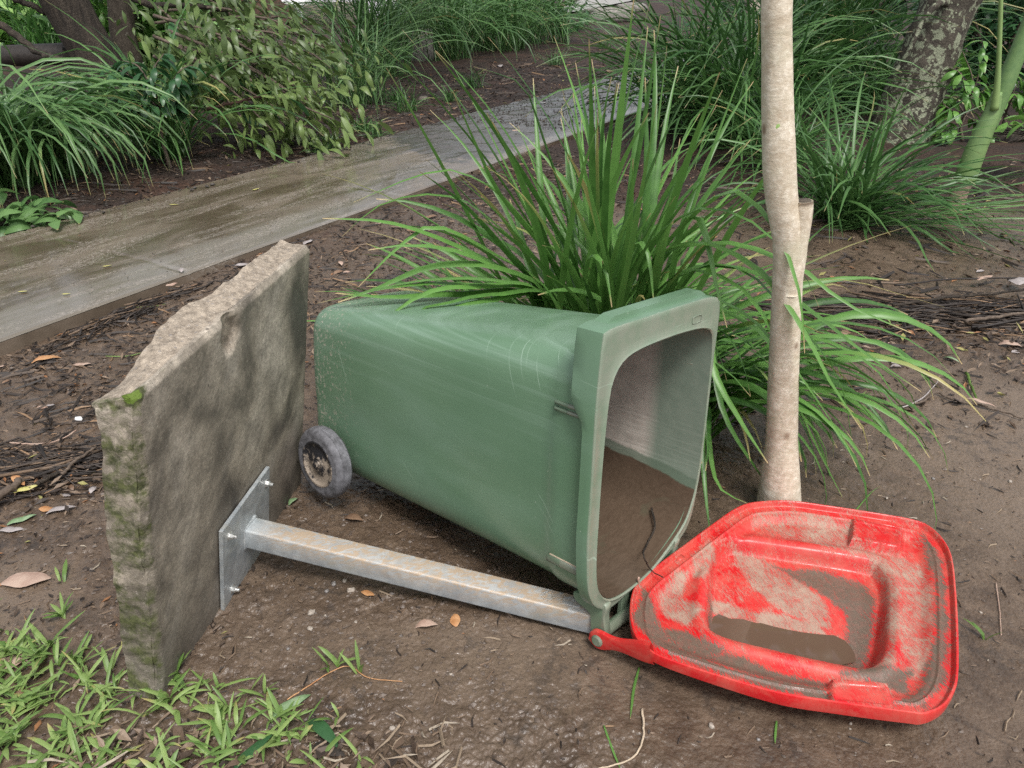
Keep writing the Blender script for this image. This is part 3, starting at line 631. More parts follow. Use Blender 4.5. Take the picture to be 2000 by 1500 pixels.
def mk_bin():
    root = thing('wheelie_bin', 'green wheelie bin lying on its back with its red lid flung open', 'bin')
    Mx = Matrix([[*BR[i], BT[i]] for i in range(3)]+[[0, 0, 0, 1]]); root.matrix_world = Mx
    N = 128
    cen = np.array([0, .33])
    def polar(pts, c):    # resample outline by angle about c, clockwise consistency
        r = crs(pts, 720, True); a = np.arctan2(r[:, 1]-c[1], r[:, 0]-c[0]); o = np.argsort(a); a = a[o]; d = np.hypot(*(r[o]-c).T)
        th = np.linspace(-PI, PI, N, endpoint=False); dd = np.interp(th, a, d, period=2*PI); return np.stack([c[0]+dd*np.cos(th), c[1]+dd*np.sin(th)], 1)
    inn = polar(INN, cen); out = polar(OUT, cen); bas = polar(BASE, np.array([0, .28]))
    def sec(t, grow=0.):          # t 0 mouth .. 1 base
        r = inn*(1-t)+bas*t; c = r.mean(0); d = r-c; k = np.linalg.norm(d, axis=1)[:, None]; return r+d/k*grow
    xs = np.linspace(0, 1, 70)
    rings = []
    for t in xs:
        rr = sec(t, .005); x = -L*t
        # raised shoulder where the collar of the body widens near the mouth
        g = .007*sst(.135, .125, np.array(t)); c = rr.mean(0); d = rr-c; rr = rr+d/np.linalg.norm(d, axis=1)[:, None]*g
        rings.append(np.column_stack([np.full(N, x), rr]))
    for k, (dx, sh) in enumerate([(.010, .006), (.017, .016), (.022, .032), (.024, .08), (.018, .14)]):
        rr = sec(1, .005); c = rr.mean(0); d = rr-c; kk = np.linalg.norm(d, axis=1)[:, None]; rings.append(np.column_stack([np.full(N, -L-dx), rr-d/kk*sh]))
    mb = MB(); mb.grid(np.array(rings), wrap=True); o_ = mb.n-N; mb.f.append(tuple(o_+i for i in range(N))); mb.fm.append(0)
    rings = []
    for t in np.linspace(0, .985, 50): rings.append(np.column_stack([np.full(N, -L*t), sec(t, 0)]))
    mb.grid(np.array(rings), 1, wrap=True, flip=True); o_ = mb.n-N; mb.f.append(tuple(o_+i for i in reversed(range(N)))); mb.fm.append(1)
    body = mb.build('body', [M['bin'], M['bin_in']], root, auto=60)
    # rim: face plate, rounded outer edge, flange going back
    c = cen; d = out-c; dn = d/np.linalg.norm(d, axis=1)[:, None]
    dep = .027+.034*sst(.52, .585, out[:, 1])+0*out[:, 0]
    prof = []
    prof.append(np.column_stack([np.full(N, -.012), inn]))
    prof.append(np.column_stack([np.full(N, .0015), inn+dn*.0015]))
    prof.append(np.column_stack([np.full(N, .004), inn+dn*.005]))
    prof.append(np.column_stack([np.full(N, .001), inn+dn*.010]))
    for f_ in (.3, .6, .85): prof.append(np.column_stack([np.full(N, .0), inn+dn*.010+(out-inn-dn*.014)*f_]))
    prof.append(np.column_stack([np.full(N, .0), out-dn*.004])); prof.append(np.column_stack([np.full(N, -.0015), out-dn*.001])); prof.append(np.column_stack([np.full(N, -.005), out]))
    for f_ in (.5, 1): prof.append(np.column_stack([-.005-dep*f_, out]))
    prof.append(np.column_stack([-.008-dep, out-dn*.004])); prof.append(np.column_stack([-.008-dep, inn+dn*.004]))
    mb = MB(); mb.grid(np.array(prof), wrap=True, flip=True); rim = mb.build('rim', M['bin'], root, auto=40)
    # stepped grip ridge along the front edge of the rim (now on top)
    mb = MB(); ys = np.array([-.235, -.205, -.19, .165, .18, .205]); hh = np.array([0, .012, .016, .016, .012, 0])
    P = np.array([[(x, y, .735+h*(1 if k in (1, 2) else 0)-(.004 if k in (0, 3) else 0)) for k, x in enumerate((-.026, -.029, -.060, -.063))] for y, h in zip(ys, hh)])
    mb.grid(P, flip=True); mb.build('grip_ridge', M['bin'], root, auto=30)
    # moulded oval on the rim face
    mb = MB(); pts = [(0.0015, .118+.022*max(-1, min(1, 1.6*math.cos(t))), .694+.009*math.sin(t)) for t in np.linspace(0, 2*PI, 33)]
    mb.tube(pts, .0011, 5); mb.build('moulded_oval', M['bin'], root)
    # ribs under the collar, near side and far side
    rib = MB(); rib.box((0, 0, 0), (.042, .006, .0045), bev=.25); rme = rib.build('rib', M['bin'], mesh_only=True)
    for (x, z, ex) in ((-.088, .545, 1), (-.088, .530, 1), (-.090, .14, 1.1)):
        for sy in (-1, 1):
            t = -x/L; rr = sec(t, .005); m_ = rr[np.sign(rr[:, 0]) == sy]; k = np.argmin(np.abs(m_[:, 1]-z)); yb = m_[k, 0]
            o = bpy.data.objects.new('rib', rme); C.objects.link(o); o.parent = root; o.location = (x, float(yb)+sy*.005, z); o.scale = (ex, 1.3, 1.0 if z > .2 else 2.2)
            if z < .2 and sy < 0:
                st_ = MB(); st_.box((x+.002, float(yb)-.004, z+.0105), (.040, .0055, .0016), bev=.3); st_.build('silt_deposit', M['silt'], root)
    mb = MB(); mb.box((-.062, -.2365-.0045, .6035), (.026, .006, .0055), RM(0, 0, .02), bev=.3); mb.build('slot_shade', M['dark_wood'], root, smooth=False)  # embedded dark box standing in for the shaded gap below the collar
    # handle brackets and the grip bar at the back edge (now at the ground)
    Rinv = BR.T
    def m2(u, v, x0=0.0):
        P0 = B2W((x0, 0, 0)); n = BR[:, 0]; dd = ray(u, v); Cc = np.array([0, 0, CH]); P = Cc+dd*(n@(P0-Cc))/(n@dd); return Rinv@(P-BT)
    piv = m2(1173, 1250); pvy, pvz = float(piv[1]), float(piv[2])
    pvz = max(pvz, -.055)
    for sy, yy in ((-1, pvy+.012), (1, .165)):
        mb = MB(); th = .012
        zb = .03 if sy < 0 else .07
        outl = [(-.085, zb+.005), (.0, zb+.012), (.004, zb-.03), (.012, pvz+.012), (.006, pvz-.014), (-.014, pvz-.016), (-.030, pvz+.008), (-.042, zb-.034), (-.085, zb-.018)]
        r = crs(outl, 60, True)
        P = []
        for (dy, ins) in ((-th, .003), (-th+.003, 0), (th-.003, 0), (th, .003)):
            c_ = r.mean(0); q = r-(r-c_)/np.linalg.norm(r-c_, axis=1)[:, None]*ins; P.append(np.column_stack([q[:, 0], np.full(60, yy+dy)+(-.018*sst(.0, .06, q[:, 1]) if sy < 0 else .01*sst(0, .06, q[:, 1]))*-1*0, q[:, 1]]))
        mb.grid(np.array(P), wrap=True, flip=False); o_ = mb.n-240
        mb.f.append(tuple(o_+i for i in range(60))); mb.f.append(tuple(o_+180+i for i in reversed(range(60)))); mb.fm += [0, 0]
        mb.build('handle_bracket', M['bin'], root, auto=40)
    mb = MB(); mb.tube([(-.004, y, pvz+.006+.002*math.sin(y*20)) for y in np.linspace(pvy+.01, .17, 24)], .0155, 16); mb.build('handle_bar', M['bin'], root)
    mb = MB(); mb.tube([(.0, pvy-.022, pvz), (.0, pvy-.018, pvz), (0, pvy-.016, pvz), (.0, pvy+.01, pvz)], [.011, .0155, .0155, .0155], 18); mb.build('hinge_pin', M['bin'], root, auto=40)
    for yy in (-.05, .06): 
        mb = MB(); mb.box((-.016, yy, pvz+.035), (.006, .016, .032)); mb.build('handle_stay', M['bin'], root, smooth=False)
    # white paint smear on the upper side, lying 1 mm proud
    mb = MB(); 
    for k in range(26):
        x = -.14+.105*k/25*1.0; y = -.035+.13*k/25+.01*math.sin(k*1.7); t = -x/L
        rr = sec(t, .0065); m_ = rr[rr[:, 1] > .45]; z = float(np.interp(y, m_[np.argsort(m_[:, 0])][:, 0], m_[np.argsort(m_[:, 0])][:, 1]))
        g = .0075*sst(.135, .125, np.array(t)); z += float(g)
        w_ = .006+.007*random.random(); a = .6+.6*random.random()
        q = [(x+w_*math.cos(a+j*PI/3)*(1+.6*random.random()), y+.5*w_*math.sin(a+j*PI/3)*(1+.8*random.random()), z+.0006+.00002*k) for j in range(6)]
        mb.add(q, [tuple(range(6))])
    mb.build('paint_smear', M['white'], root, smooth=False)
    # wheels
    pl0 = B2W((0, -.276-.03, 0)); pn_ = BR[:, 1]; dd = ray(618, 908); Cc = np.array([0, 0, CH]); q_ = Rinv@(Cc+dd*(pn_@(pl0-Cc))/(pn_@dd)-BT); WXZ = (float(q_[0]), float(q_[2])); print('wheel', WXZ, L)
    for sy in (-1, 1):
        yc = sy*.276; wroot = None; wx_, wz_ = WXZ
        prof = [(.062, -.022), (.064, -.0265), (.068, -.0262), (.074, -.0255), (.078, -.0262), (.084, -.025), (.090, -.022), (.0945, -.017), (.0965, -.013), (.0955, -.0115), (.0975, -.010), (.0985, -.004), (.0975, -.0025), (.0985, -.001), (.0985, .004), (.0975, .010), (.0955, .0115), (.0965, .013), (.0945, .017), (.088, .023), (.070, .026), (.062, .022)]
        n = 64; th = np.arange(n)*2*PI/n
        P = np.array([[(r*1.12*math.cos(t), y*1.04, r*1.12*math.sin(t)) for t in th] for r, y in prof]); mb = MB(); mb.grid(P, wrap=True, flip=True)
        tyre = mb.build('wheel', M['rubber'], root, auto=35); tyre.location = (wx_, yc, wz_)
        pr = [(.0645, -.020), (.063, -.0275), (.059, -.0275), (.055, -.0225), (.051, -.0205), (.034, -.0200), (.030, -.0225), (.022, -.0225), (.018, -.0260), (.012, -.0260), (.011, -.029), (.001, -.0295)]
        if sy > 0: pr = [(r, -y) for r, y in pr]
        P = np.array([[(r*1.12*math.cos(t), y*1.04, r*1.12*math.sin(t)) for t in th] for r, y in pr]); mb = MB(); mb.grid(P, wrap=True, flip=(sy < 0))
        hub = mb.build('hub', M['hub'], tyre, auto=35)
        mb = MB(); s_ = sy
        mb.tube([(0, s_*.028, 0), (0, s_*.036, 0)], [.0105, .0100], 6); mb.build('axle_nut', M['hub'], tyre, smooth=False)
    mb = MB(); mb.tube([(WXZ[0], -.27, WXZ[1]), (WXZ[0], .27, WXZ[1])], .009, 12); mb.build('axle', M['hub'], root)
    return root, (pvy, pvz)
BIN, PIV = mk_bin()

# ------------------------------------------------------------------ the lid (still hinged: a part of the bin)
ZL = .070
lid_px = [(1240, 1232), (1233, 1190), (1240, 1150), (1262, 1122), (1300, 1093), (1350, 1056), (1400, 1019), (1440, 992), (1475, 981), (1540, 978), (1620, 988), (1700, 1000), (1780, 1014), (1815, 1028), (1843, 1056), (1858, 1090), (1865, 1150), (1869, 1230), (1869, 1310), (1862, 1345), (1842, 1375), (1806, 1391), (1770, 1388), (1640, 1370), (1525, 1352), (1400, 1317), (1300, 1284), (1262, 1262)]
dish_px = [(1390, 1155), (1398, 1085), (1418, 1060), (1450, 1056), (1560, 1072), (1690, 1093), (1718, 1108), (1729, 1140), (1727, 1230), (1716, 1275), (1690, 1292), (1640, 1285), (1500, 1255), (1410, 1230), (1388, 1205)]
box1_px = [(1668, 1010), (1765, 1030), (1762, 1068), (1664, 1050)]
box2_px = [(1625, 1322), (1735, 1330), (1748, 1385), (1622, 1372)]
g2 = lambda L_, z=ZL: np.array([G(u, v, z)[:2] for u, v in L_])
LO = g2(lid_px); DI = g2(dish_px, ZL-.02); B1 = g2(box1_px, ZL+.0); B2_ = g2(box2_px, ZL)
def mk_lid():
    n = 420; ring = crs(LO, n, True); c = np.array([.70, 1.47])
    rho = np.concatenate([np.linspace(0, .80, 75), np.linspace(.80, 1, 42)[1:]])
    P = c+(ring-c)[None]*rho[:, None, None]; X, Y = P[..., 0], P[..., 1]
    do = poly_sd(X, Y, ring); dd = poly_sd(X, Y, crs(DI, 120, True))
    z = np.zeros_like(X)
    z += -.016*sst(.001, .009, do)                       # inside of the skirt
    z += .0045*np.exp(-((do-.034)/.0035)**2)             # bead
    z += -.014*sst(.040, .075, do)
    # hollow of the lid's crown
    z += -.046*sst(-.014, .012, dd)-.006*sst(0, .05, dd)
    z += .010*np.exp(-((dd+.030)/.016)**2)*sst(.05, .09, do)
    xx, yy = X-c[0], Y-c[1]
    z -= .012*sst(-.002, .014, dd)*np.clip(-(xx*.28+yy*.96)/.10, -1, 1)
    z += .004*np.cos(xx*9)*np.cos(yy*9)*sst(.03, .1, do)
    for B_ in (B1, B2_):
        bd = poly_sd(X, Y, B_); m_ = sst(-.007, .003, bd); z = z*(1-m_)+(-.003-.0025*sst(.012, .016, bd))*m_
    # grain of settled silt
    wet = np.full(X.shape, -9.); dry = np.full(X.shape, -9.); pool = np.full(X.shape, -9.)
    Wp = [[(1510, 1078), (1600, 1088), (1690, 1108), (1715, 1140), (1710, 1230), (1698, 1275), (1655, 1290), (1625, 1262), (1668, 1225), (1655, 1165), (1600, 1125), (1560, 1105)],
          [(1236, 1215), (1258, 1150), (1285, 1200), (1310, 1245), (1360, 1280), (1440, 1312), (1480, 1322), (1600, 1342), (1620, 1372), (1500, 1345), (1350, 1298), (1270, 1262)],
          [(1800, 1045), (1838, 1090), (1852, 1200), (1848, 1330), (1805, 1384), (1740, 1380), (1788, 1350), (1824, 1280), (1828, 1150)],
          [(1640, 1312), (1720, 1298), (1785, 1305), (1775, 1352), (1735, 1335)], [(1390, 1150), (1402, 1176), (1450, 1190), (1560, 1204), (1640, 1222), (1690, 1250), (1680, 1300), (1500, 1262), (1400, 1232), (1384, 1190)], [(1290, 1215), (1340, 1225), (1420, 1262), (1500, 1300), (1620, 1330), (1610, 1345), (1480, 1325), (1380, 1290), (1310, 1255)]]
    Dp = [[(1430, 1052), (1500, 1068), (1560, 1102), (1622, 1150), (1632, 1192), (1600, 1192), (1540, 1160), (1480, 1125)],
          [(1470, 1006), (1560, 1002), (1660, 1022), (1668, 1060), (1740, 1075), (1795, 1100), (1818, 1150), (1822, 1240), (1795, 1335), (1765, 1315), (1752, 1200), (1745, 1130), (1700, 1086), (1560, 1050), (1470, 1030)],
          [(1395, 1138), (1480, 1160), (1610, 1183), (1620, 1203), (1500, 1188), (1390, 1160)], [(1730, 1112), (1758, 1150), (1750, 1290), (1690, 1328), (1650, 1318), (1712, 1296), (1738, 1265)],
          [(1288, 1165), (1320, 1120), (1345, 1115), (1330, 1160), (1375, 1185), (1340, 1215), (1300, 1195)], [(1350, 1085), (1385, 1062), (1400, 1080), (1375, 1130), (1355, 1120)], [(1628, 1322), (1740, 1332), (1746, 1355), (1626, 1348)]]
    Pp = [[(1392, 1192), (1480, 1222), (1600, 1238), (1655, 1262), (1650, 1284), (1560, 1270), (1450, 1243), (1394, 1222)], [(1258, 1195), (1300, 1250), (1360, 1285), (1440, 1318), (1400, 1312), (1300, 1280), (1262, 1255)]]
    for lst, arr in ((Wp, wet), (Dp, dry), (Pp, pool)):
        for qi, q in enumerate(lst): np.maximum(arr, np.clip(poly_sd(X, Y, g2(q, ZL-.02)), -.06, .002 if (lst is Dp and qi == 1) else .007 if lst is Dp else .012), out=arr)
    dry = np.maximum(dry, -.010)
    for B_ in (B1, B2_): dry = np.where(poly_sd(X, Y, B_) > -.004, np.minimum(dry, -.006), dry)
    mb = MB(); Z = ZL+z
    mb.grid(np.stack([X, Y, Z], -1), wrap=True, flip=False, wet=wet, dry=dry, pool=pool)
    dirc = ring-c; dn = dirc/np.linalg.norm(dirc, axis=1)[:, None]
    pr = [(0.0, 0), (.003, -.001), (.004, -.004), (.0045, -.014), (.003, -.027), (-.003, -.030), (-.006, -.028), (-.02, -.027)]
    sag = .012*sst(1.3, 1.08, ring[:, 1])*sst(1.2, .6, ring[:, 0])
    P2 = np.array([np.column_stack([ring+dn*a, np.full(n, ZL+h)-(sag if h < -.01 else 0)]) for a, h in pr]); mb.grid(P2, wrap=True, flip=False, wet=-9, dry=-.035, pool=-9)
    keep = rho < .93; mb.grid(np.stack([X[keep], Y[keep], np.minimum(Z[keep]-.004, ZL-.028)], -1), wrap=True, flip=True, wet=-9, dry=-9, pool=-9)
    lid = mb.build('lid', M['lid'], None, auto=48)
    # recess water
    ref = G(1490, 1212, ZL-.07)[:2]; k_ = np.argmin(((X-ref[0])**2+(Y-ref[1])**2).ravel()); lv = float(Z.ravel()[k_])+.0006
    wpx = [(1386, 1196), (1404, 1199), (1425, 1208), (1450, 1209), (1478, 1217), (1505, 1216), (1530, 1224), (1560, 1224), (1582, 1232), (1612, 1233), (1630, 1241), (1650, 1251), (1662, 1264), (1670, 1278), (1672, 1292), (1640, 1300), (1500, 1275), (1384, 1240)]
    wp = g2(wpx, lv); mbp = MB(); mbp.add(np.column_stack([wp, np.full(len(wp), lv)]), [tuple(reversed(range(len(wp))))]); wo_ = mbp.build('puddle', M['puddle'], smooth=False); tag(wo_, kind='stuff')
    # hinge arms
    pz = B2W((0, PIV[0]-.008, PIV[1]))
    tgt = np.array([*G(1262, 1262, ZL)[:2], ZL-.018])
    d = tgt-pz; ln = np.linalg.norm(d); d /= ln; side = np.cross(d, [0, 0, 1.]); side /= np.linalg.norm(side); up = np.cross(side, d)
    arms = []
    for off in (0,):
        mb = MB(); xs = np.linspace(-.026, ln+.02, 26); P = []
        for x in xs:
            if x < .0: w_ = math.sqrt(max(1e-6, .026**2-x*x))
            else: w_ = .026-.010*float(sst(0, .05, np.array(x)))+.010*float(sst(.055, ln, np.array(x)))
            th = .0055; q = pz+d*x
            P.append([q+side*th*1.0+up*w_, q+side*th*1.3+up*w_*.8, q+side*th*1.3-up*w_*.8, q+side*th-up*w_, q-side*th-up*w_, q-side*th+up*w_])
        mb.grid(np.array(P), wrap=True, flip=False, wet=-9, dry=-.03, pool=-9); o_ = mb.n-26*6; mb.f.append(tuple(o_+i for i in range(6))); mb.fm.append(0)
        arms.append(mb.build('hinge_arm', M['lid'], None, auto=60))
    # far arm
    mb = MB(); a = B2W((.0, .175, PIV[1])); b_ = np.array([*G(1330, 1082, ZL)[:2], ZL-.015]); mb.tube(np.linspace(a, b_, 6), [.014, .015, .013, .012, .013, .015], 10, wet=-9, dry=-.03, pool=-9); arms.append(mb.build('hinge_arm', M['lid'], None))
    bpy.context.view_layer.update()
    inv = BIN.matrix_world.inverted()
    lid.parent = BIN; lid.matrix_parent_inverse = inv
    for a in arms: a.parent = lid
    tag(lid, label='red lid lying underside up, streaked with tan silt and wet mud')
    return lid
mk_lid()
# thin stick caught in the bin mouth
def stick(name, pts, r0, r1, mat, label, cat='stick', group=None, n=7):
    P = crs(pts, max(8, len(pts)*5)); P = P+(rng.random(P.shape)-.5)*r0*.8
    mb = MB(); mb.tube(P, np.linspace(r0, r1, len(P)), n, jit=.15); o = mb.build(name, mat); return tag(o, label, cat, group)
def inbin(u, v, x0):        # first hit on the bin's floor or far wall, else the mouth plane
    dd = ray(u, v); Cc = np.array([0, 0, CH]); best = None
    for p_, n in ((B2W((0, 0, .058)), BR[:, 2]), (B2W((0, .205, 0)), BR[:, 1]), (B2W((0, .20, .125)), (BR[:, 2]*.85-BR[:, 1]*.5))):
        t = (n@(p_-Cc))/(n@dd); best = t if best is None else min(best, t)
    P0 = B2W((.004, 0, 0)); n = BR[:, 0]; tm = (n@(P0-Cc))/(n@dd)
    return Cc+dd*(tm if x0 > -.03 else best)
stick('twig', [inbin(1272, 992, -.13), inbin(1279, 1030, -.10), inbin(1262, 1065, -.06), inbin(1257, 1085, -.02), inbin(1272, 1113, .012), G(1295, 1128, ZL+.004)], .0032, .0015, M['dark_bark'], 'thin black twig hanging out of the bin mouth onto the red lid', 'twig')
stick('twig', [inbin(1247, 1128, .006), inbin(1248, 1142, .012), inbin(1249, 1155, .01)], .003, .002, M['leaf_pink'], 'short pale twig wedged between bin rim and red lid', 'twig')

# ------------------------------------------------------------------ foliage builders
def blade(mb, pts, wid, tint, n=12, fold=.25, twist=0., prof='strap', nrm=None):
    P = crs(pts, n) if len(pts) != n else np.asarray(pts)
    T = np.gradient(P, axis=0); T /= np.linalg.norm(T, axis=1)[:, None]+1e-9
    if nrm is None:
        hv = P[-1]-P[0]; hv = np.array([hv[0], hv[1], 0])+1e-6; hv /= np.linalg.norm(hv); side = np.array([-hv[1], hv[0], 0.])
    else: side = nrm
    s = np.linspace(0, 1, n)
    if prof == 'strap': wv = wid*np.minimum(1, .55+s*2.2)*np.clip((1-s)*3.2, .06, 1)**.8
    else: wv = wid*np.clip(np.sin(PI*np.clip(s*.96+.03, 0, 1))**.75, .04, 1)
    rows = []
    for i in range(n):
        sd_ = side-T[i]*(side@T[i]); sd_ /= np.linalg.norm(sd_)+1e-9; up = np.cross(sd_, T[i])
        a = twist*s[i]; sd2 = sd_*math.cos(a)+up*math.sin(a); up2 = np.cross(sd2, T[i])
        rows.append([P[i]-sd2*wv[i]/2+up2*wv[i]*fold, P[i], P[i]+sd2*wv[i]/2+up2*wv[i]*fold])
    mb.grid(np.array(rows), tint=tint, along=np.repeat(s, 3))
def arch(base, az, ln, th0, droop, n=12, wob=0.):
    pts = [np.array(base, float)]; p = pts[0].copy(); th = th0; ds = ln/(n-1)
    a = az
    for i in range(1, n):
        s = i/(n-1); th = th0+droop*s**1.6; a = az+wob*s
        p = p+ds*np.array([math.sin(th)*math.cos(a), math.sin(th)*math.sin(a), math.cos(th)])
        if p[2] < base[2]+.012: p[2] = base[2]+.012+.004*random.random()
        pts.append(p.copy())
    return np.array(pts)
def tuft(label, x, y, nb, ln, wd, mat, r=.12, th=(.1, .9), dr=(.4, 1.9), group=None, name='grass_tuft', azr=(0, 2*PI), n=9, cat='grass clump', z=None):
    z = float(H(x, y, False)) if z is None else z
    root = thing(name, label, cat, (x, y, z), group); mb = MB()
    for i in range(nb):
        q = math.sqrt(random.random())*r; a0 = random.uniform(0, 2*PI); az = random.uniform(*azr)
        k = random.random(); t0 = th[0]+(th[1]-th[0])*k**1.1
        l_ = random.uniform(*ln)
        P = arch((q*math.cos(a0), q*math.sin(a0), 0), az, l_, t0, random.uniform(*dr), n, random.uniform(-.5, .5))
        blade(mb, P, random.uniform(*wd), random.random()**1.2 if random.random() > .03 else 1., n, .2, random.uniform(-1.2, 1.2))
    o = mb.build('foliage', mat, root); tag(o, kind='stuff'); return root
# ---- the hero clump behind the bin
def mk_hero():
    root = thing('strap_leaf_clump', 'large bright green strap-leaved clump arching over the green bin', 'grass clump', (.45, 2.6, -.02))
    blades = []
    hb = lambda: (random.gauss(.38, .12), random.gauss(2.58, .08), -.02)
    def hand(px, Ys, wd, tint=None, base=None):
        wd = wd*1.4 if wd > .011 else wd
        pts = [AT(u, v, Y) for (u, v), Y in zip(px, Ys)]
        b_ = np.array(base or (pts[0][0]+random.uniform(-.04, .04), Ys[0]+.03, -.02))
        P = crs([b_]+pts, 20); blades.append((P, wd, random.random() if tint is None else tint, random.uniform(-.6, .6)))
    Yb = 2.55
    hand([(1135, 560), (1080, 430), (960, 240), (850, 100)], [Yb, 2.5, 2.45, 2.4], .024, .35)
    hand([(1130, 560), (1110, 420), (1060, 260), (1020, 165), (925, 130)], [Yb, 2.6, 2.65, 2.65, 2.6], .020, .05)
    hand([(1125, 590), (1080, 505), (980, 380), (930, 280), (885, 178)], [Yb, 2.5, 2.4, 2.35, 2.3], .018, .7)
    hand([(1170, 590), (1190, 400), (1215, 180), (1238, -5)], [Yb, 2.55, 2.5, 2.45], .022, .75)
    hand([(1190, 590), (1225, 400), (1262, 200), (1290, 30)], [Yb, 2.6, 2.6, 2.6], .020, .4)
    hand([(1195, 590), (1225, 450), (1285, 290), (1350, 165), (1410, 78)], [Yb, 2.5, 2.45, 2.4, 2.35], .025, .3)
    hand([(1210, 570), (1290, 400), (1370, 300), (1470, 228)], [Yb, 2.45, 2.35, 2.25], .022, .35)
    hand([(1180, 590), (1150, 400), (1130, 250), (1100, 190)], [Yb, 2.6, 2.65, 2.65], .018, .8)
    hand([(1200, 590), (1175, 380), (1180, 230), (1195, 150)], [2.65]*4, .018, .15)
    hand([(1060, 590), (1000, 500), (910, 400), (820, 335)], [2.5, 2.4, 2.3, 2.25], .022, .2)
    hand([(1110, 570), (1000, 400), (900, 335), (820, 340), (690, 395)], [Yb, 2.45, 2.35, 2.3, 2.25], .018, .8)
    hand([(1095, 590), (1000, 530), (880, 470), (760, 432), (630, 426)], [Yb, 2.45, 2.35, 2.3, 2.25], .024, .8)
    hand([(1100, 590), (950, 420), (850, 378), (740, 400), (668, 462)], [Yb, 2.45, 2.35, 2.3, 2.28], .016, .9)
    hand([(1080, 585), (960, 490), (850, 440), (780, 480), (700, 560)], [2.5, 2.4, 2.35, 2.3, 2.25], .016, .9)
    hand([(1070, 588), (980, 520), (850, 515), (740, 560), (660, 590)], [2.45, 2.35, 2.3, 2.25, 2.2], .026, .7)
    hand([(1070, 585), (900, 556), (800, 586), (740, 640)], [2.4, 2.15, 2.06, 2.0], .028, .8)
    hand([(1080, 590), (960, 572), (870, 590), (815, 605), (768, 655)], [2.4, 2.14, 2.06, 2.03, 2.0], .026, .5)
    hand([(1060, 588), (900, 552), (760, 560), (620, 592)], [2.4, 2.2, 2.14, 2.12], .030, .75)
    hand([(1050, 590), (900, 570), (760, 578), (655, 572)], [2.4, 2.2, 2.12, 2.1], .028, .6)
    hand([(1060, 590), (970, 545), (830, 545), (700, 572)], [2.4, 2.2, 2.16, 2.14], .030, .85)
    hand([(1050, 592), (950, 585), (845, 612)], [2.4, 2.12, 2.03], .024, .6)
    hand([(1300, 590), (1480, 560), (1640, 545), (1760, 575), (1845, 600)], [2.3, 2.3, 2.2, 2.15, 2.1], .010, 1.)
    hand([(1255, 540), (1400, 470), (1560, 520), (1650, 590), (1780, 650)], [2.4, 2.2, 2.05, 1.95, 1.9], .018, .7)
    hand([(1300, 560), (1450, 520), (1580, 600), (1680, 680), (1800, 765)], [2.4, 2.2, 2.05, 1.95, 1.9], .020, .5)
    hand([(1250, 550), (1350, 470), (1480, 520), (1570, 640), (1620, 740), (1683, 838)], [2.4, 2.2, 2.0, 1.85, 1.8, 1.78], .020, .8)
    hand([(1290, 580), (1440, 600), (1540, 700), (1610, 800), (1668, 885)], [2.35, 2.1, 1.95, 1.85, 1.8], .019, .6)
    hand([(1310, 560), (1420, 540), (1510, 640), (1560, 790), (1640, 960), (1655, 990)], [2.35, 2.2, 2.1, 2.05, 2.0, 1.98], .018, .7)
    hand([(1330, 560), (1440, 520), (1550, 620), (1640, 740), (1668, 880), (1690, 890)], [2.35, 2.2, 2.1, 2.0, 1.95, 1.93], .016, .4)
    hand([(1380, 600), (1395, 720), (1440, 810), (1500, 905)], [2.2, 2.0, 1.92, 1.88], .018, .85)
    hand([(1385, 620), (1400, 740), (1425, 830), (1500, 950)], [2.25, 2.1, 2.0, 1.95], .016, .3)
    hand([(1370, 700), (1385, 860), (1405, 950), (1465, 985)], [2.3, 2.1, 1.95, 1.88], .014, .9)
    hand([(1370, 720), (1372, 860), (1378, 960), (1388, 1050)], [2.2, 2.0, 1.88, 1.8], .014, .3)
    hand([(1330, 600), (1480, 640), (1545, 740), (1600, 860), (1640, 985)], [2.4, 2.2, 2.1, 2.1, 2.1], .017, .6)
    hand([(1200, 590), (1235, 480), (1265, 490), (1278, 600)], [2.5, 2.35, 2.25, 2.2], .018, .8)
    hand([(1130, 600), (1150, 500), (1180, 520), (1195, 600)], [2.45, 2.35, 2.25, 2.2], .018, .8)
    hand([(1300, 600), (1330, 440), (1370, 430), (1400, 560), (1420, 640)], [2.4, 2.3, 2.2, 2.1, 2.05], .018, .6)
    hand([(1250, 560), (1400, 380), (1500, 420), (1560, 560), (1572, 690)], [2.4, 2.15, 1.98, 1.85, 1.82], .018, .75)
    hand([(1220, 560), (1330, 420), (1450, 420), (1560, 520), (1600, 600)], [2.4, 2.2, 2.1, 2.05, 2.0], .016, .5)
    # free-growing leaves: rising from a wide crown
    def grow(nn, cx, cy, rx, ry, lr, thr, drr, wr, azw=None):
        for i in range(nn):
            a = random.uniform(0, 2*PI); q = math.sqrt(random.random()); bx, by = cx+q*rx*math.cos(a), cy+q*ry*math.sin(a)
            az = random.uniform(0, 2*PI) if azw is None else random.gauss(*azw)
            P = arch((bx, by, -.02), az, random.uniform(*lr), random.uniform(*thr), random.uniform(*drr), 14, random.uniform(-.5, .5))
            blades.append((P, random.uniform(*wr)*1.38, random.random() if random.random() > .07 else 1., random.uniform(-1, 1)))
    grow(150, .34, 2.6, .21, .13, (.70, 1.2), (.08, .80), (.3, 1.5), (.013, .022))
    grow(55, .33, 2.62, .20, .12, (1.05, 1.5), (.04, .48), (.15, .8), (.013, .019))
    grow(80, .42, 2.6, .28, .14, (.6, 1.0), (.3, .8), (1.0, 2.2), (.011, .019))
    grow(62, .60, 2.38, .15, .10, (.70, 1.12), (.15, .6), (1.9, 2.7), (.014, .021), (-.85, .55))
    grow(34, .15, 2.55, .12, .1, (.8, 1.05), (.5, .95), (.7, 1.2), (.011, .017), (PI, .5))
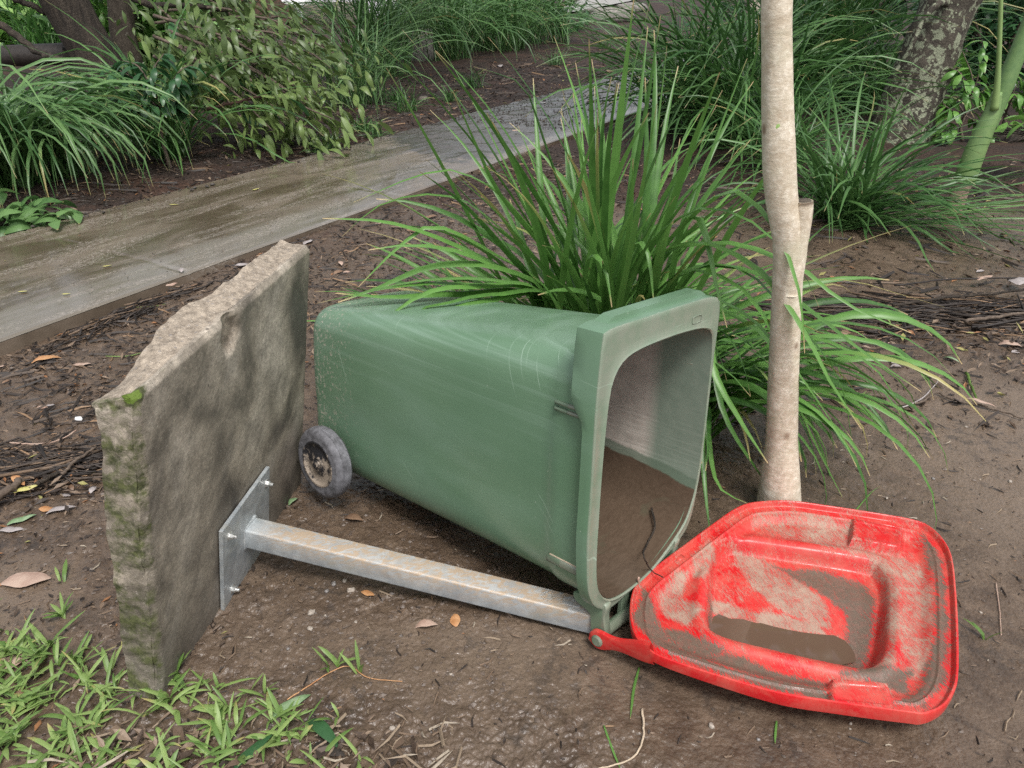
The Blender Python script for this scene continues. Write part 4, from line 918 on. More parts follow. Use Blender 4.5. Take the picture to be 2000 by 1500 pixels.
    grow(12, .70, 2.45, .15, .1, (.6, .9), (.3, .8), (1.2, 2.2), (.012, .018), (-1.3, .5))
    # keep leaves out of the bin and the tree
    def clear(P):
        q = (P-BT)@BR; t = np.clip(-q[:, 0]/L, 0, 1); hy = .255*(1-t)+.215*t; zt = .70*(1-t)+.54*t
        ins = (q[:, 0] > -L-.02) & (q[:, 0] < .03) & (np.abs(q[:, 1]) < hy) & (q[:, 2] < zt) & (q[:, 2] > 0)
        return not ins.any()
    k = 0; st_ = MB(); nfree = 0
    for (P, wd, t, tw) in blades:
        if len(P) == 14 and (not clear(P) or (poly_sd(P[:, 0], P[:, 1], LO) > -.03).any()): continue
        loc = P-np.array([.45, 2.6, -.02])
        if k < 296:
            mb = MB(); blade(mb, loc, wd, t, len(P), .22, tw); mb.build('leaf', M['hero'], root); k += 1
        else: blade(st_, loc, wd, t, len(P), .22, tw)
    if st_.n: tag(st_.build('foliage', M['hero'], root), kind='stuff')
    return root
mk_hero()

# ---- trees near
def trunk(root, name, pts, rads, mat, n=20, seg=40, bumpamp=.08, seed=1, loc=None):
    P = crs(pts, seg); r = np.interp(np.linspace(0, 1, seg), np.linspace(0, 1, len(rads)), rads)
    T = np.gradient(P, axis=0); T /= np.linalg.norm(T, axis=1)[:, None]
    rows = []
    for i in range(seg):
        ref = np.array([0, 1., 0]) if abs(T[i][1]) < .9 else np.array([1., 0, 0]); a = np.cross(ref, T[i]); a /= np.linalg.norm(a); b_ = np.cross(T[i], a)
        th = np.arange(n)*2*PI/n; k = 1+bumpamp*(fbm(np.cos(th)*1.7+5, np.sin(th)*1.7+i/seg*9, 3, seed)-.5)*2
        rows.append(P[i]+(np.cos(th)*k*r[i])[:, None]*a+(np.sin(th)*k*r[i])[:, None]*b_)
    mb = MB(); mb.grid(np.array(rows), wrap=True); mb.f.append(tuple(range(n-1, -1, -1))); o_ = mb.n-n; mb.f.append(tuple(o_+i for i in range(n))); mb.fm += [0, 0]
    o = mb.build(name, mat, root); return o
b0 = G(1524, 985); loc0 = np.array([b0[0], b0[1], -.03])
t1 = thing('young_tree', 'slim pale-barked young tree with a sawn side stub, just behind the red lid', 'tree', loc0)
tp = [np.array([loc0[0], loc0[1], -.03])]+[AT(u, v, b0[1]+dy) for u, v, dy in ((1526, 880, 0), (1530, 740, 0), (1538, 560, 0), (1540, 470, .0), (1526, 380, 0), (1520, 250, .0), (1518, 100, 0), (1518, -30, .0))]
tp += [tp[-1]+np.array([-.05, .02, .45]), tp[-1]+np.array([-.08, .05, 1.2])]
rd = [.068, .044, .0395, .0375, .040, .034, .033, .032, .032, .030, .027]
o = trunk(t1, 'trunk', [p-loc0 for p in tp], rd, M['pale_bark'], 28, 110, .06, 3)
tag(t1)
sb = [AT(u, v, b0[1]-.01) for u, v in ((1541, 572), (1553, 500), (1566, 435), (1570, 392))]
o = trunk(t1, 'side_stub', [p-loc0 for p in sb], [.030, .029, .0235, .0225], M['pale_bark'], 18, 24, .08, 9)
mb = MB(); e = sb[-1]-loc0; dr = (sb[-1]-sb[-2]); dr /= np.linalg.norm(dr); mb.tube([e-dr*.002, e+dr*.0015], [.0185, .0175], 16); mb.build('sawn_end', M['brown_bark'], t1, smooth=False)
mb = MB()
for (u, v, w_, h_) in ((1522, 245, 12, 22), (1525, 268, 6, 7)):
    th = np.linspace(0, 2*PI, 15)[:-1]; y = b0[1]-.0345
    ring = np.array([AT(u+.5*w_*math.cos(t)*(1+.3*math.sin(3*t)), v+.5*h_*math.sin(t), y) for t in th]); cc = AT(u, v, y-.0025)
    mb.add(np.vstack([ring, cc])-loc0, [(i, (i+1) % 14, 14) for i in range(14)], tint=.9, along=.5)
mb.build('moss_spot', M['lime'], t1)

def bgtree(label, name, base, pts, rads, mat, n=22, seg=50, amp=.12, seed=2, extra=()):
    root = thing(name, label, 'tree', base); base = np.array(base)
    trunk(root, 'trunk', [np.asarray(p)-base for p in pts], rads, mat, n, seg, amp, seed)
    for (pp, rr, nm) in extra: trunk(root, nm, [np.asarray(p)-base for p in pp], rr, mat, 10, 24, amp, seed+1)
    return root
# leaning dark tree on the left
bb = G(215, 225, .0); YT = bb[1]
pp = [bb-[0, 0, .1], AT(208, 170, YT), AT(182, 105, YT), AT(148, 40, YT), AT(112, -20, YT), AT(60, -110, YT), AT(-50, -300, YT)]
bgtree('dark wet-barked tree leaning left behind the drooping grass', 'leaning_tree', bb-[0, 0, .1], pp, [.36, .25, .225, .215, .205, .19, .16], M['dark_bark'], extra=[([AT(150, 200, YT+.1), AT(148, 150, YT+.15), AT(142, 95, YT+.1)], [.16, .14, .1], 'root_flare')])
b2 = G(262, 205); pp = [b2-[0, 0, .1], AT(262, 170, b2[1]), AT(247, 100, b2[1]), AT(238, 40, b2[1]), AT(234, -20, b2[1]), AT(230, -200, b2[1])]
bgtree('straight brown spotted tree beside the dark leaning tree', 'straight_tree', b2-[0, 0, .1], pp, [.24, .155, .135, .13, .125, .12], M['brown_bark'])
b3 = G(160, 120); pp = [b3-[0, 0, .1], AT(158, 60, b3[1]), AT(158, 0, b3[1]), AT(158, -80, b3[1])]
bgtree('brown tree trunk seen between the two left trunks, further back', 'back_tree', b3-[0, 0, .1], pp, [.3, .24, .22, .2], M['brown_bark'])
# fig buttress and lichen tree
b4 = G(520, 52); pp = [b4-[0, 0, .2], AT(505, 35, b4[1]), AT(490, 10, b4[1]), AT(478, -40, b4[1]), AT(470, -150, b4[1])]
bgtree('reddish buttressed fig trunk at the top beside the pale building', 'fig_tree', b4-[0, 0, .2], pp, [1.0, .7, .55, .5, .45], M['fig_bark'], amp=.3, extra=[([AT(553, 40, b4[1]-.3), AT(530, 18, b4[1]-.1), AT(505, -25, b4[1])], [.18, .25, .3], 'buttress'), ([AT(455, 48, b4[1]-.5), AT(465, 15, b4[1]-.2), AT(475, -25, b4[1])], [.2, .22, .3], 'buttress')])
b5 = G(1758, 268); pp = [b5-[0, 0, .1], AT(1765, 235, b5[1]), AT(1790, 165, b5[1]), AT(1828, 70, b5[1]), AT(1862, -10, b5[1]), AT(1900, -110, b5[1]), AT(1960, -300, b5[1])]
bgtree('thick lichen-spotted tree leaning right at the upper right', 'lichen_tree', b5-[0, 0, .1], pp, [.34, .27, .25, .235, .23, .22, .2], M['lichen_bark'], amp=.14, seed=6, extra=[([AT(1872, 20, b5[1]+.1), AT(1838, 5, b5[1]-.28), AT(1802, 40, b5[1]-.32), AT(1780, 90, b5[1]-.35), AT(1752, 135, b5[1]-.3)], [.03, .03, .028, .022, .015], 'branch')])
# bleached post at the top
b6 = G(1468, 120); mb = MB(); p0 = b6-[0, 0, .05]
bgtree('bleached grey timber post standing behind the grass near the pale tree', 'timber_post', p0, [p0, AT(1468, 60, b6[1]), AT(1470, -30, b6[1])], [.16, .14, .13], M['grey_wood'], 10, 10, .08)

# unseen leafy crowns added over the standing trees to shade the background
def shade_crown(root_name, label, c, size, n, mat, lf=.28):
    mb = MB(); lm_ = leaf_mesh('leaf', lf, lf*.45, mat, n=4); V = np.array([v.co[:] for v in lm_.vertices]); Fc = [tuple(p.vertices) for p in lm_.polygons]; al = np.array([d.value for d in lm_.attributes['along'].data])
    cl = np.array([[random.gauss(0, .5), random.gauss(0, .5), random.gauss(0, .45)] for _ in range(26)]); root = bpy.data.objects[root_name]; o0 = np.array(root.location)
    for i in range(n):
        p = (cl[random.randrange(26)]+np.array([random.gauss(0, .17) for _ in range(3)]))*size+c-o0
        R_ = np.array(Euler((random.gauss(0, .5), random.gauss(.3, .5), random.uniform(0, 6.28))).to_matrix()); mb.add((V*random.uniform(.7, 1.3))@R_.T+p, Fc, tint=random.random(), along=al)
    tag(mb.build('shade_crown', mat, root), kind='stuff')
# ---- palm sapling on the right
b7 = G(1858, 408); r7 = thing('palm_sapling', 'leaning green palm shoot with a pinkish base on the right', 'palm', b7)
pp = [AT(u, v, b7[1]) for u, v in ((1842, 455), (1858, 415), (1878, 365), (1886, 345))]
trunk(r7, 'stem_base', [p-b7 for p in pp], [.085, .062, .056, .056], M['scar'], 18, 24, .08, 4)
def ptr(nm, px, rads, mat, tint=.5):
    P = crs([AT(u, v, Y)-b7 for u, v, Y in px], 30); r = np.interp(np.linspace(0, 1, 30), np.linspace(0, 1, len(rads)), rads)
    mb = MB(); mb.tube(P, r, 16, tint=tint, along=.5); mb.build(nm, mat, r7)
ptr('leaf_sheath', [(1884, 352, b7[1]), (1905, 295, b7[1]), (1935, 225, b7[1]), (1948, 180, b7[1])], [.070, .066, .056, .03], M['palm'], .4)
ptr('leaf_sheath', [(1930, 250, b7[1]+.05), (1965, 160, b7[1]+.05), (2005, 60, b7[1]+.05), (2040, -30, b7[1]+.05)], [.05, .055, .048, .04], M['palm'], .1)
ptr('leaf_stalk', [(1942, 215, b7[1]-.04), (1949, 150, b7[1]-.04), (1953, 60, b7[1]-.04), (1956, -40, b7[1]-.04)], [.025, .015, .013, .012], M['palm'], .9)

# ------------------------------------------------------------------ background clumps
def gp(u, v): p = G(u, v); return p[0], p[1]
TF = [ # label, px, n, length, width, mat, r, th, dr
 ('large drooping grass clump at the left edge beyond the path', (10, 372), 300, (1.2, 1.9), (.020, .030), 'tuft_blue', .26, (.1, .5), (2.0, 2.9)),
 ('drooping grass clump between the left edge clump and the dark tree', (110, 355), 120, (.9, 1.35), (.018, .026), 'tuft_blue', .22, (.1, .6), (1.8, 2.8)),
 ('sparse dark grass clump at the path edge under the small sapling', (335, 315), 110, (.8, 1.5), (.017, .026), 'tuft', .14, (.2, 1.0), (.6, 1.9)),
 ('low splayed grass at the foot of the dark leaning tree', (215, 300), 120, (.7, 1.2), (.014, .020), 'tuft_blue', .35, (.5, 1.2), (.4, 1.4)),
 ('thin pale grass clump right of the leafy branch heap', (700, 210), 150, (1.0, 1.9), (.012, .02), 'tuft_blue', .35, (.05, .7), (.8, 2.6)),
 ('tall pale grass clump at the top beside the boulder', (745, 150), 220, (1.8, 2.8), (.016, .026), 'tuft_blue', .45, (.05, .5), (.8, 2.4)),
 ('dense green grass clump at the top centre', (850, 118), 330, (1.5, 2.5), (.016, .026), 'tuft', .6, (.05, .7), (.9, 2.6)),
 ('grass clump at the top centre right of the densest one', (960, 100), 330, (1.5, 2.6), (.016, .028), 'tuft', .7, (.05, .8), (.9, 2.6)),
 ('grass clump at the right end of the far bed near the stones', (1060, 85), 240, (1.3, 2.2), (.016, .026), 'tuft', .6, (.1, .9), (.9, 2.4)),
 ('tall dark grass clump left of the bleached post', (1330, 250), 190, (1.3, 2.0), (.017, .026), 'tuft', .34, (.1, .8), (.7, 1.9)),
 ('tangled grass clump behind the strap-leaved clump', (1440, 275), 330, (1.3, 2.1), (.018, .028), 'tuft', .42, (.1, 1.0), (.7, 2.0)),
 ('tall dark grass clump just right of the pale trunk top', (1590, 195), 320, (1.8, 2.9), (.020, .030), 'tuft', .4, (.05, .8), (.5, 1.8)),
 ('grass clump near the foot of the lichen-spotted tree', (1690, 215), 220, (1.0, 1.6), (.016, .024), 'tuft', .4, (.1, 1.0), (.7, 2.1)),
 ('splayed grass clump in the mud right of the pale trunk', (1645, 425), 220, (.6, 1.2), (.014, .022), 'tuft', .16, (.3, 1.2), (.5, 1.6)),
 ('small grass clump in the mud behind the splayed one', (1520, 330), 150, (.7, 1.2), (.012, .018), 'tuft', .15, (.2, 1.1), (.5, 1.9)),
]
for lab, (u, v), nb, ln, wd, mt, r, th, dr in TF:
    x, y = gp(u, v); tuft(lab, x, y, nb, ln, wd, M[mt], r, th, dr)
x, y = gp(1640, 440)
tuft('flattened grass blades trailing right over the mud from the splayed clump', x, y, 34, (.9, 1.6), (.012, .018), M['tuft_blue'], .1, (1.15, 1.45), (.1, .35), azr=(-.75, .15))
ordn = ['first', 'second', 'third', 'fourth', 'fifth', 'sixth', 'seventh', 'eighth', 'ninth', 'tenth', 'eleventh']
for k, (u, v, s) in enumerate(sorted([(795, 225, 1.), (708, 262, .7), (730, 270, .6), (925, 178, .9), (880, 205, .6), (1085, 132, 1.), (1180, 98, 1.), (630, 298, .6), (1340, 30, .9), (770, 205, .6)])):
    if not s: continue
    x, y = gp(u, v); tuft('small dark grass tuft in the mulch by the far path edge, '+ordn[k]+' from the left', x, y, 60, (.18*s*1.2, .34*s*1.2), (.007, .011), M['tuft'], .14*s, (.1, 1.1), (.3, 1.2), group='small tufts along the far path edge', n=5)

# broad leaf helper: one leaf mesh
def leaf_mesh(name, ln, wd, mat, curl=.15, fold=.12, n=7, tint=.5, stalk=True, wav=0):
    mb = MB(); s = np.linspace(0, 1, n)
    P = np.stack([s*ln, 0*s+.02*ln*np.sin(s*5), curl*ln*np.sin(s*PI)+wav*ln*np.sin(s*9)], 1)
    blade(mb, P, wd, tint, n, fold, .2, 'leaf', np.array([0, 1., 0]))
    return mb.build(name, mat, mesh_only=True)
def rotm(az, pitch, roll): return Euler((roll, pitch, az), 'XYZ')
# leafy cut branches heaped at the left
def mk_heap():
    c = G(520, 268); root = thing('branch_heap', 'heap of cut leafy branches with olive leaves at the path edge, upper left', 'branches', c)
    vs = [leaf_mesh('leaf', .150, .046, M['olive'], tint=t, fold=f, curl=cu) for t, f, cu in ((.1, .1, .1), (.4, .2, .2), (.65, .05, .12), (.85, .15, .25), (.95, .1, .05))]
    vs.append(leaf_mesh('leaf', .22, .09, M['olive_dark'], tint=.5)); vs.append(leaf_mesh('leaf', .2, .08, M['olive_dark'], tint=.9))
    br = [] # (points) branches sloping down to the right
    specs = [((300, 30), (640, 205), 7.6, 7.2), ((330, 60), (655, 240), 7.4, 7.0), ((300, 110), (600, 250), 7.3, 6.8), ((400, 40), (660, 110), 8.6, 8.2), ((330, 20), (560, 60), 9.0, 9.0), ((420, 80), (640, 180), 7.8, 7.4), ((300, 70), (480, 245), 7.4, 6.9), ((380, 50), (560, 200), 8.0, 7.4),
             ((350, 90), (620, 215), 7.4, 7.0), ((420, 210), (650, 232), 7.0, 6.8), ((300, 45), (450, 130), 8.2, 7.8), ((450, 60), (670, 150), 8.3, 7.9), ((480, 50), (650, 90), 9.2, 8.8), ((320, 130), (540, 262), 7.1, 6.7), ((460, 120), (640, 240), 7.3, 7.0), ((330, 0), (470, 40), 9.4, 9.2), ((300, 10), (380, 110), 8.4, 8.0), ((370, 120), (560, 225), 7.2, 6.9), ((520, 60), (690, 130), 9.0, 8.6)]
    leafs = []
    mbs = MB()
    for (a, b_, ya, yb) in specs:
        A = AT(*a, ya); Bp = AT(*b_, yb); Bp[2] = max(Bp[2], .06); A[2] = max(A[2], .15)
        mid = (A+Bp)/2+[0, 0, .08+.1*random.random()]; P = crs([A, mid, Bp], 16); mbs.tube(P, np.linspace(.016, .005, 16), 6)
        for k in range(115 if b_[1] > 170 else 70):
            s = random.uniform(.05, 1); q = np.array([np.interp(s*15, range(16), P[:, j]) for j in range(3)])
            q = q+np.array([random.gauss(0, .20), random.gauss(0, .2), random.gauss(-.02, .16)]); q[2] = max(q[2], .03)
            dirv = P[-1]-P[0]; az = math.atan2(dirv[1], dirv[0])+random.gauss(0, .8)
            leafs.append((q, az, random.gauss(.75, .4), random.gauss(0, .6), random.uniform(.5, 1.3)))
    tag(mbs.build('branch', M['stick'], root), kind='stuff').location = tuple(-c)
    random.shuffle(leafs)
    st = MB(); src = [(np.array([v.co[:] for v in m.vertices]), [tuple(p.vertices) for p in m.polygons], np.array([d.value for d in m.attributes['tint'].data]), np.array([d.value for d in m.attributes['along'].data])) for m in vs[:5]]
    for i, (q, az, pi_, ro, s) in enumerate(leafs):
        R_ = rotm(az, pi_, ro)
        if i < 300:
            lowp = q[2] < .62; m = random.choice(vs) if random.random() < .2 else vs[random.choice((2, 3, 4, 3) if lowp else (0, 0, 1, 2))]
            o = bpy.data.objects.new('leaf', m); C.objects.link(o); o.parent = root; o.location = tuple(q-c); o.rotation_euler = R_; o.scale = (s, s, s)
        else:
            V, Fc, ti, al = src[random.choice((2, 3, 4) if q[2] < .62 else (0, 0, 1, 2))]; st.add((V*s)@np.array(R_.to_matrix()).T+(q-c), Fc, tint=ti, along=al)
    tag(st.build('foliage', M['olive'], root), kind='stuff')
mk_heap()
# branches crossing the left background
bgb = [((755/5+0, 0), )]
r = stick('bare_branch', [AT(262, -5, 8.6), AT(290, 8, 8.6), AT(345, 10, 8.8), AT(400, 14, 9), AT(470, 20, 9.2)], .035, .02, M['dark_bark'], 'long bare brown branch across the top left above the leafy heap', 'branch')
stick('bare_branch', [AT(-5, 45, 7.5), AT(30, 65, 7.5), AT(70, 100, 7.4), AT(120, 118, 7.2)], .035, .025, M['dark_bark'], 'bare branch slanting down to the dark beam at the left edge', 'branch')
stick('bare_branch', [AT(20, -5, 9), AT(55, 8, 9), AT(90, 25, 9)], .03, .03, M['dark_bark'], 'dark branch touching the leaning tree at the top left corner', 'branch')
stick('bare_branch', [AT(400, 215, 6.6), AT(440, 205, 6.6), AT(500, 190, 6.7), AT(520, 185, 6.7)], .014, .008, M['fig_bark'], 'thin reddish branch sticking out left of the leafy heap', 'branch')
# pinnate sapling
def mk_sapling(label, base_px, top_Y, fronds, mat, name='sapling'):
    b_ = G(*base_px); root = thing(name, label, 'sapling', b_); Y = b_[1]
    hub_ = AT(fronds[0][0][0], fronds[0][0][1], Y)
    mb = MB(); mb.tube(crs([b_*0, (AT((base_px[0]+fronds[0][0][0])/2-6, (base_px[1]+fronds[0][0][1])/2, Y)-b_), hub_-b_], 14), np.linspace(.018, .011, 14), 8); mb.build('stem', M['stick'], root)
    lm = [leaf_mesh('leaflet', .15, .055, mat, tint=t, curl=.2) for t in (.15, .5, .9)]
    for fr in fronds:
        P = crs([AT(u, v, Y+random.uniform(-.15, .15) if k else Y)-b_ for k, (u, v) in enumerate(fr)], 12); mb = MB(); mb.tube(P, np.linspace(.008, .003, 12), 5); mb.build('leaf_stalk', M['stick'], root)
        for k in range(3, 12):
            d = P[min(k, 11)]-P[k-1]; az = math.atan2(d[1], d[0])
            for sgn in (-1, 1):
                o = bpy.data.objects.new('leaflet', random.choice(lm)); C.objects.link(o); o.parent = root; o.location = tuple(P[k]); o.rotation_euler = (random.gauss(0, .3), random.uniform(.4, 1.0), az+sgn*random.uniform(.7, 1.2)); s = random.uniform(.8, 1.1); o.scale = (s, s, s)
mk_sapling('small sapling with glossy dark drooping leaflets in front of the leaning tree', (335, 335), 0, [[(310, 210), (270, 160), (215, 128)], [(310, 210), (265, 180), (235, 190)], [(310, 210), (300, 140), (320, 105)], [(310, 210), (350, 140), (385, 125)], [(310, 210), (345, 165), (380, 165)], [(310, 210), (285, 205), (250, 215)], [(310, 212), (330, 200), (345, 215)], [(310, 205), (275, 135), (240, 118)]], M['olive_dark'])
mk_sapling('leafy green seedling between the lichen tree and the palm shoot', (1880, 275), 0, [[(1885, 225), (1860, 190), (1850, 240)], [(1885, 225), (1880, 150), (1850, 130)], [(1885, 225), (1900, 160), (1880, 100)], [(1885, 225), (1910, 150), (1920, 80)], [(1885, 225), (1850, 210), (1835, 190)], [(1885, 225), (1860, 250), (1840, 258)], [(1885, 225), (1900, 210), (1925, 170)], [(1885, 225), (1905, 240), (1910, 265)]], M['fresh'])
mk_sapling('leafy green seedling behind the palm shoot at the right edge', (1965, 270), 0, [[(1965, 220), (1985, 180), (2000, 220)], [(1965, 220), (1950, 170), (1985, 140)], [(1965, 220), (1985, 240), (2010, 260)], [(1965, 220), (1940, 240), (1930, 262)], [(1965, 220), (1990, 160), (2020, 170)]], M['fresh'])
b_ = G(1990, 345)
r8 = thing('fern_root_clump', 'dark fibrous root clump with a few yellow leaves at the right edge', 'plant', b_)
mb = MB()
for i in range(120):
    a = random.uniform(0, 2*PI); P = arch((0, 0, .30), a, random.uniform(.3, .45), random.uniform(1.2, 2.2), random.uniform(.3, 1.2), 8); mb.tube(P+np.array([random.gauss(0, .06), random.gauss(0, .06), 0]), np.linspace(.007, .003, 8), 4)
tag(mb.build('roots', M['dark_bark'], r8), kind='stuff')
lm = leaf_mesh('leaf', .16, .07, M['fresh'], tint=.95)
for i in range(22):
    o = bpy.data.objects.new('leaf', lm); C.objects.link(o); o.parent = r8; o.location = (random.gauss(0, .14), random.gauss(0, .14), .33+random.random()*.18); o.rotation_euler = (random.gauss(0, .5), random.uniform(-.2, .9), random.uniform(0, 6.28))
# ground-cover leaves at the left edge
b_ = G(55, 448); r9 = thing('broadleaf_plant', 'low grey-green broadleaf plant at the left edge by the path', 'plant', b_)
lm = [leaf_mesh('leaf', .17, .075, M['tuft_blue'], tint=t, curl=.25) for t in (.3, .7, .95)]
for i in range(60):
    o = bpy.data.objects.new('leaf', random.choice(lm)); C.objects.link(o); o.parent = r9; o.location = (random.gauss(-.05, .17), random.gauss(.03, .10), .03+abs(random.gauss(0, .06))); o.rotation_euler = (random.gauss(0, .4), random.uniform(-.3, .6), random.uniform(0, 6.28))

shade_crown('leaning_tree', '', np.array([-3.6, 9.0, 5.4]), np.array([2.6, 2.2, 1.3]), 1300, M['olive_dark'])
shade_crown('straight_tree', '', np.array([-1.2, 9.5, 6.2]), np.array([2.8, 2.2, 1.3]), 1300, M['olive_dark'])
shade_crown('lichen_tree', '', np.array([4.2, 7.4, 5.2]), np.array([2.4, 2.0, 1.2]), 1300, M['olive_dark'])
# ------------------------------------------------------------------ far background
mb = MB(); a = AT(-60, 112, 9.2); c_ = AT(160, 104, 9.2)
mb.tube(np.linspace(a, c_, 12), .11, 12, jit=.05); tag(mb.build('log', M['dark_wood']), 'black wet log lying behind the drooping grass at the left edge', 'log')
# lawn beyond
mb = MB(); P0 = G(-400, 68, .07); 
la = [(-14, 13.5), (-8.2, 13.5), (-6.5, 17), (-7, 60), (-60, 60), (-60, 13.5)]
mb.add([(x, y, .075) for x, y in la], [tuple(range(len(la)))]); tag(mb.build('lawn', M['lawn']), kind='structure')
tuft('bright grass clump on the lawn behind the dark log', *gp(75, 95), 260, (1.2, 2.0), (.02, .03), M['lime'], .6, (.1, .8), (.5, 1.8))
tuft('green grass clump behind the leaning tree at the upper left', *gp(100, 112), 220, (1.1, 1.7), (.02, .03), M['tuft'], .5, (.1, .7), (.3, 1.4))
tuft('pale grass clump above the black log at the left edge', *gp(20, 102), 220, (.9, 1.4), (.02, .03), M['tuft_blue'], .6, (.1, .9), (.9, 2.2))
# shrubs (leaf masses) behind
def shrub(label, base, size, n, mat, lf=.2, name='shrub'):
    base = np.array(base, float); root = thing(name, label, 'shrub', base)
    mb = MB()
    for k in range(9):
        a = random.uniform(0, 2*PI); tpx = np.array([size[0]*.6*math.cos(a), size[1]*.6*math.sin(a), size[2]*random.uniform(.5, .95)]); mb.tube(crs([np.zeros(3), tpx*.5+[0, 0, .1], tpx], 8), np.linspace(.03, .01, 8), 5)
    tag(mb.build('stems', M['stick'], root), kind='stuff')
    st = MB(); V0 = leaf_mesh('leaf', lf, lf*.42, mat); V = np.array([v.co[:] for v in V0.vertices]); Fc = [tuple(p.vertices) for p in V0.polygons]; al = np.array([d.value for d in V0.attributes['along'].data])
    cl = [(random.gauss(0, .45), random.gauss(0, .45), random.uniform(.1, 1)) for _ in range(14)]
    for i in range(n):
        c3 = random.choice(cl); p = np.array([(c3[0]+random.gauss(0, .22))*size[0], (c3[1]+random.gauss(0, .22))*size[1], abs(c3[2]+random.gauss(0, .14))*size[2]])
        R_ = np.array(rotm(random.uniform(0, 6.28), random.gauss(.3, .5), random.gauss(0, .6)).to_matrix()); s = random.uniform(.6, 1.2)
        st.add((V*s)@R_.T+p, Fc, tint=random.random(), along=al)
    tag(st.build('foliage', mat, root), kind='stuff'); return root
shrub('green leafy shrub behind the straight brown tree', AT(300, 75, 10.5)*[1, 1, 0], (.9, .6, 1.5), 1500, M['fresh'], .22)
shrub('dark leafy shrub at the top above the branch heap', AT(345, 50, 12)*[1, 1, 0], (.9, .7, 1.4), 1500, M['olive'], .22)
shrub('dark leafy bush filling the top right corner', AT(1960, 60, 11)*[1, 1, 0], (1.4, .8, 1.6), 1600, M['olive_dark'], .2)
shrub('bright leafy shrub on the lawn at the top left corner', AT(20, 40, 16)*[1, 1, 0], (2.0, 1.0, 2.2), 1500, M['lime'], .28)
shrub('green bush standing behind the top centre grass clumps', AT(960, 20, 22)*[1, 1, 0], (2.8, 1.2, 2.0), 1600, M['olive_dark'], .35)
shrub('dark bush behind the tall grass right of the pale trunk', AT(1650, 30, 17)*[1, 1, 0], (2.6, 1.2, 2.2), 1600, M['olive_dark'], .3)
# building
YB = 27.
bx0, bx1 = AT(538, 0, YB)[0]-.6, AT(720, 0, YB)[0]+1.0
bl = thing('pale_building', 'pale lilac rendered building with a white-framed opening at the top edge', 'building', ((bx0+bx1)/2, YB, 0))
hw = (bx1-bx0)/2
mb = MB(); mb.box((0, 2, 1.9), (hw, 2, 2.1), bev=.005); mb.build('wall', M['wall'], bl, smooth=False)
zt = AT(600, 0, YB)[2]
wx = AT(541, 0, YB)[0]-(bx0+bx1)/2; wx2 = AT(602, 0, YB)[0]-(bx0+bx1)/2
mb = MB(); mb.box((wx, -.03, 1.6), (.06, .05, 1.5)); mb.box((wx2, -.03, 1.6), (.07, .05, 1.5)); mb.box(((wx+wx2)/2, -.03, AT(600, 6, YB)[2]), ((wx2-wx)/2-.08, .045, .06)); mb.build('window_frame', M['white'], bl, smooth=False)
mb = MB(); mb.box((0, 1.6, 4.1), (hw+.4, 2.6, .08)); mb.build('roof', M['conc'], bl, smooth=False)
# boulder, post and low log in front of the building
def rock(name, c, size, mat, seed, n=28, amp=.25, label=None, cat='rock', group=None, sq=.6, parent=None, sink=.25):
    th, ph = np.meshgrid(np.linspace(0, 2*PI, n, endpoint=False), np.linspace(.02, PI-.02, n//2), indexing='xy')
    x = np.sin(ph)*np.cos(th); y = np.sin(ph)*np.sin(th); z = np.cos(ph)
    f = lambda q: np.sign(q)*np.abs(q)**sq
    k = 1+amp*(fbm(x*1.5+seed*3.1+5, y*1.5+z*1.3+seed, 3, seed)-.5)*2
    P = np.stack([f(x)*size[0]*k, f(y)*size[1]*k, f(z)*size[2]*k], -1)+np.array([0, 0, size[2]*(1-sink)])
    mb = MB(); mb.grid(P, wrap=True, flip=True); o = mb.build(name, mat); o.location = tuple(float(q) for q in c); o.rotation_euler = (0, 0, seed*1.3)
    if label: tag(o, label, cat, group)
    return o
pb = G(655, 47); o = rock('boulder', pb-[0, 0, .0], (.85, .5, .32), M['block'], 3, 40, .15, 'big squared sandstone block at the top beside the pale building', 'boulder', sq=.45); o.rotation_euler = (0, 0, .05)
mb = MB(); mb.box(AT(557, 30, 25), (.2, .17, .27)); tag(mb.build('wooden_stump', M['dark_wood'], smooth=False), 'short square dark timber post in front of the pale building', 'post')
mb = MB(); mb.tube(np.linspace(AT(400, 42, 25), AT(720, 42, 25), 16), .11, 10, jit=.1); tag(mb.build('log', M['fig_bark']), 'long brown log edging the far bed below the sandstone block', 'log')
rock('boulder', G(1190, 42), (.75, .45, .22), M['rock'], 5, 30, .25, 'grey flat stone at the top near the end of the path', 'rock')
rock('boulder', G(1235, 22), (.7, .4, .16), M['rock'], 8, 30, .25, 'low grey stone further back beyond the flat stone', 'rock')
rock('rock', G(825, 122), (.22, .2, .3), M['rock'], 9, 24, .3, 'dark grey rock half hidden under the top centre grass', 'rock')
rock('rock', G(828, 203), (.07, .06, .05), M['block'], 11, 20, .2, 'small tan stone on the mulch by a small grass tuft', 'rock')
mb = MB(); q = [G(1080, 30, .06), G(1060, 20, .06), G(1180, -12, .06), G(1300, -25, .06), G(1230, 2, .06)]
mb.add(q, [tuple(range(5))]); tag(mb.build('far_path', M['conc']), kind='structure')

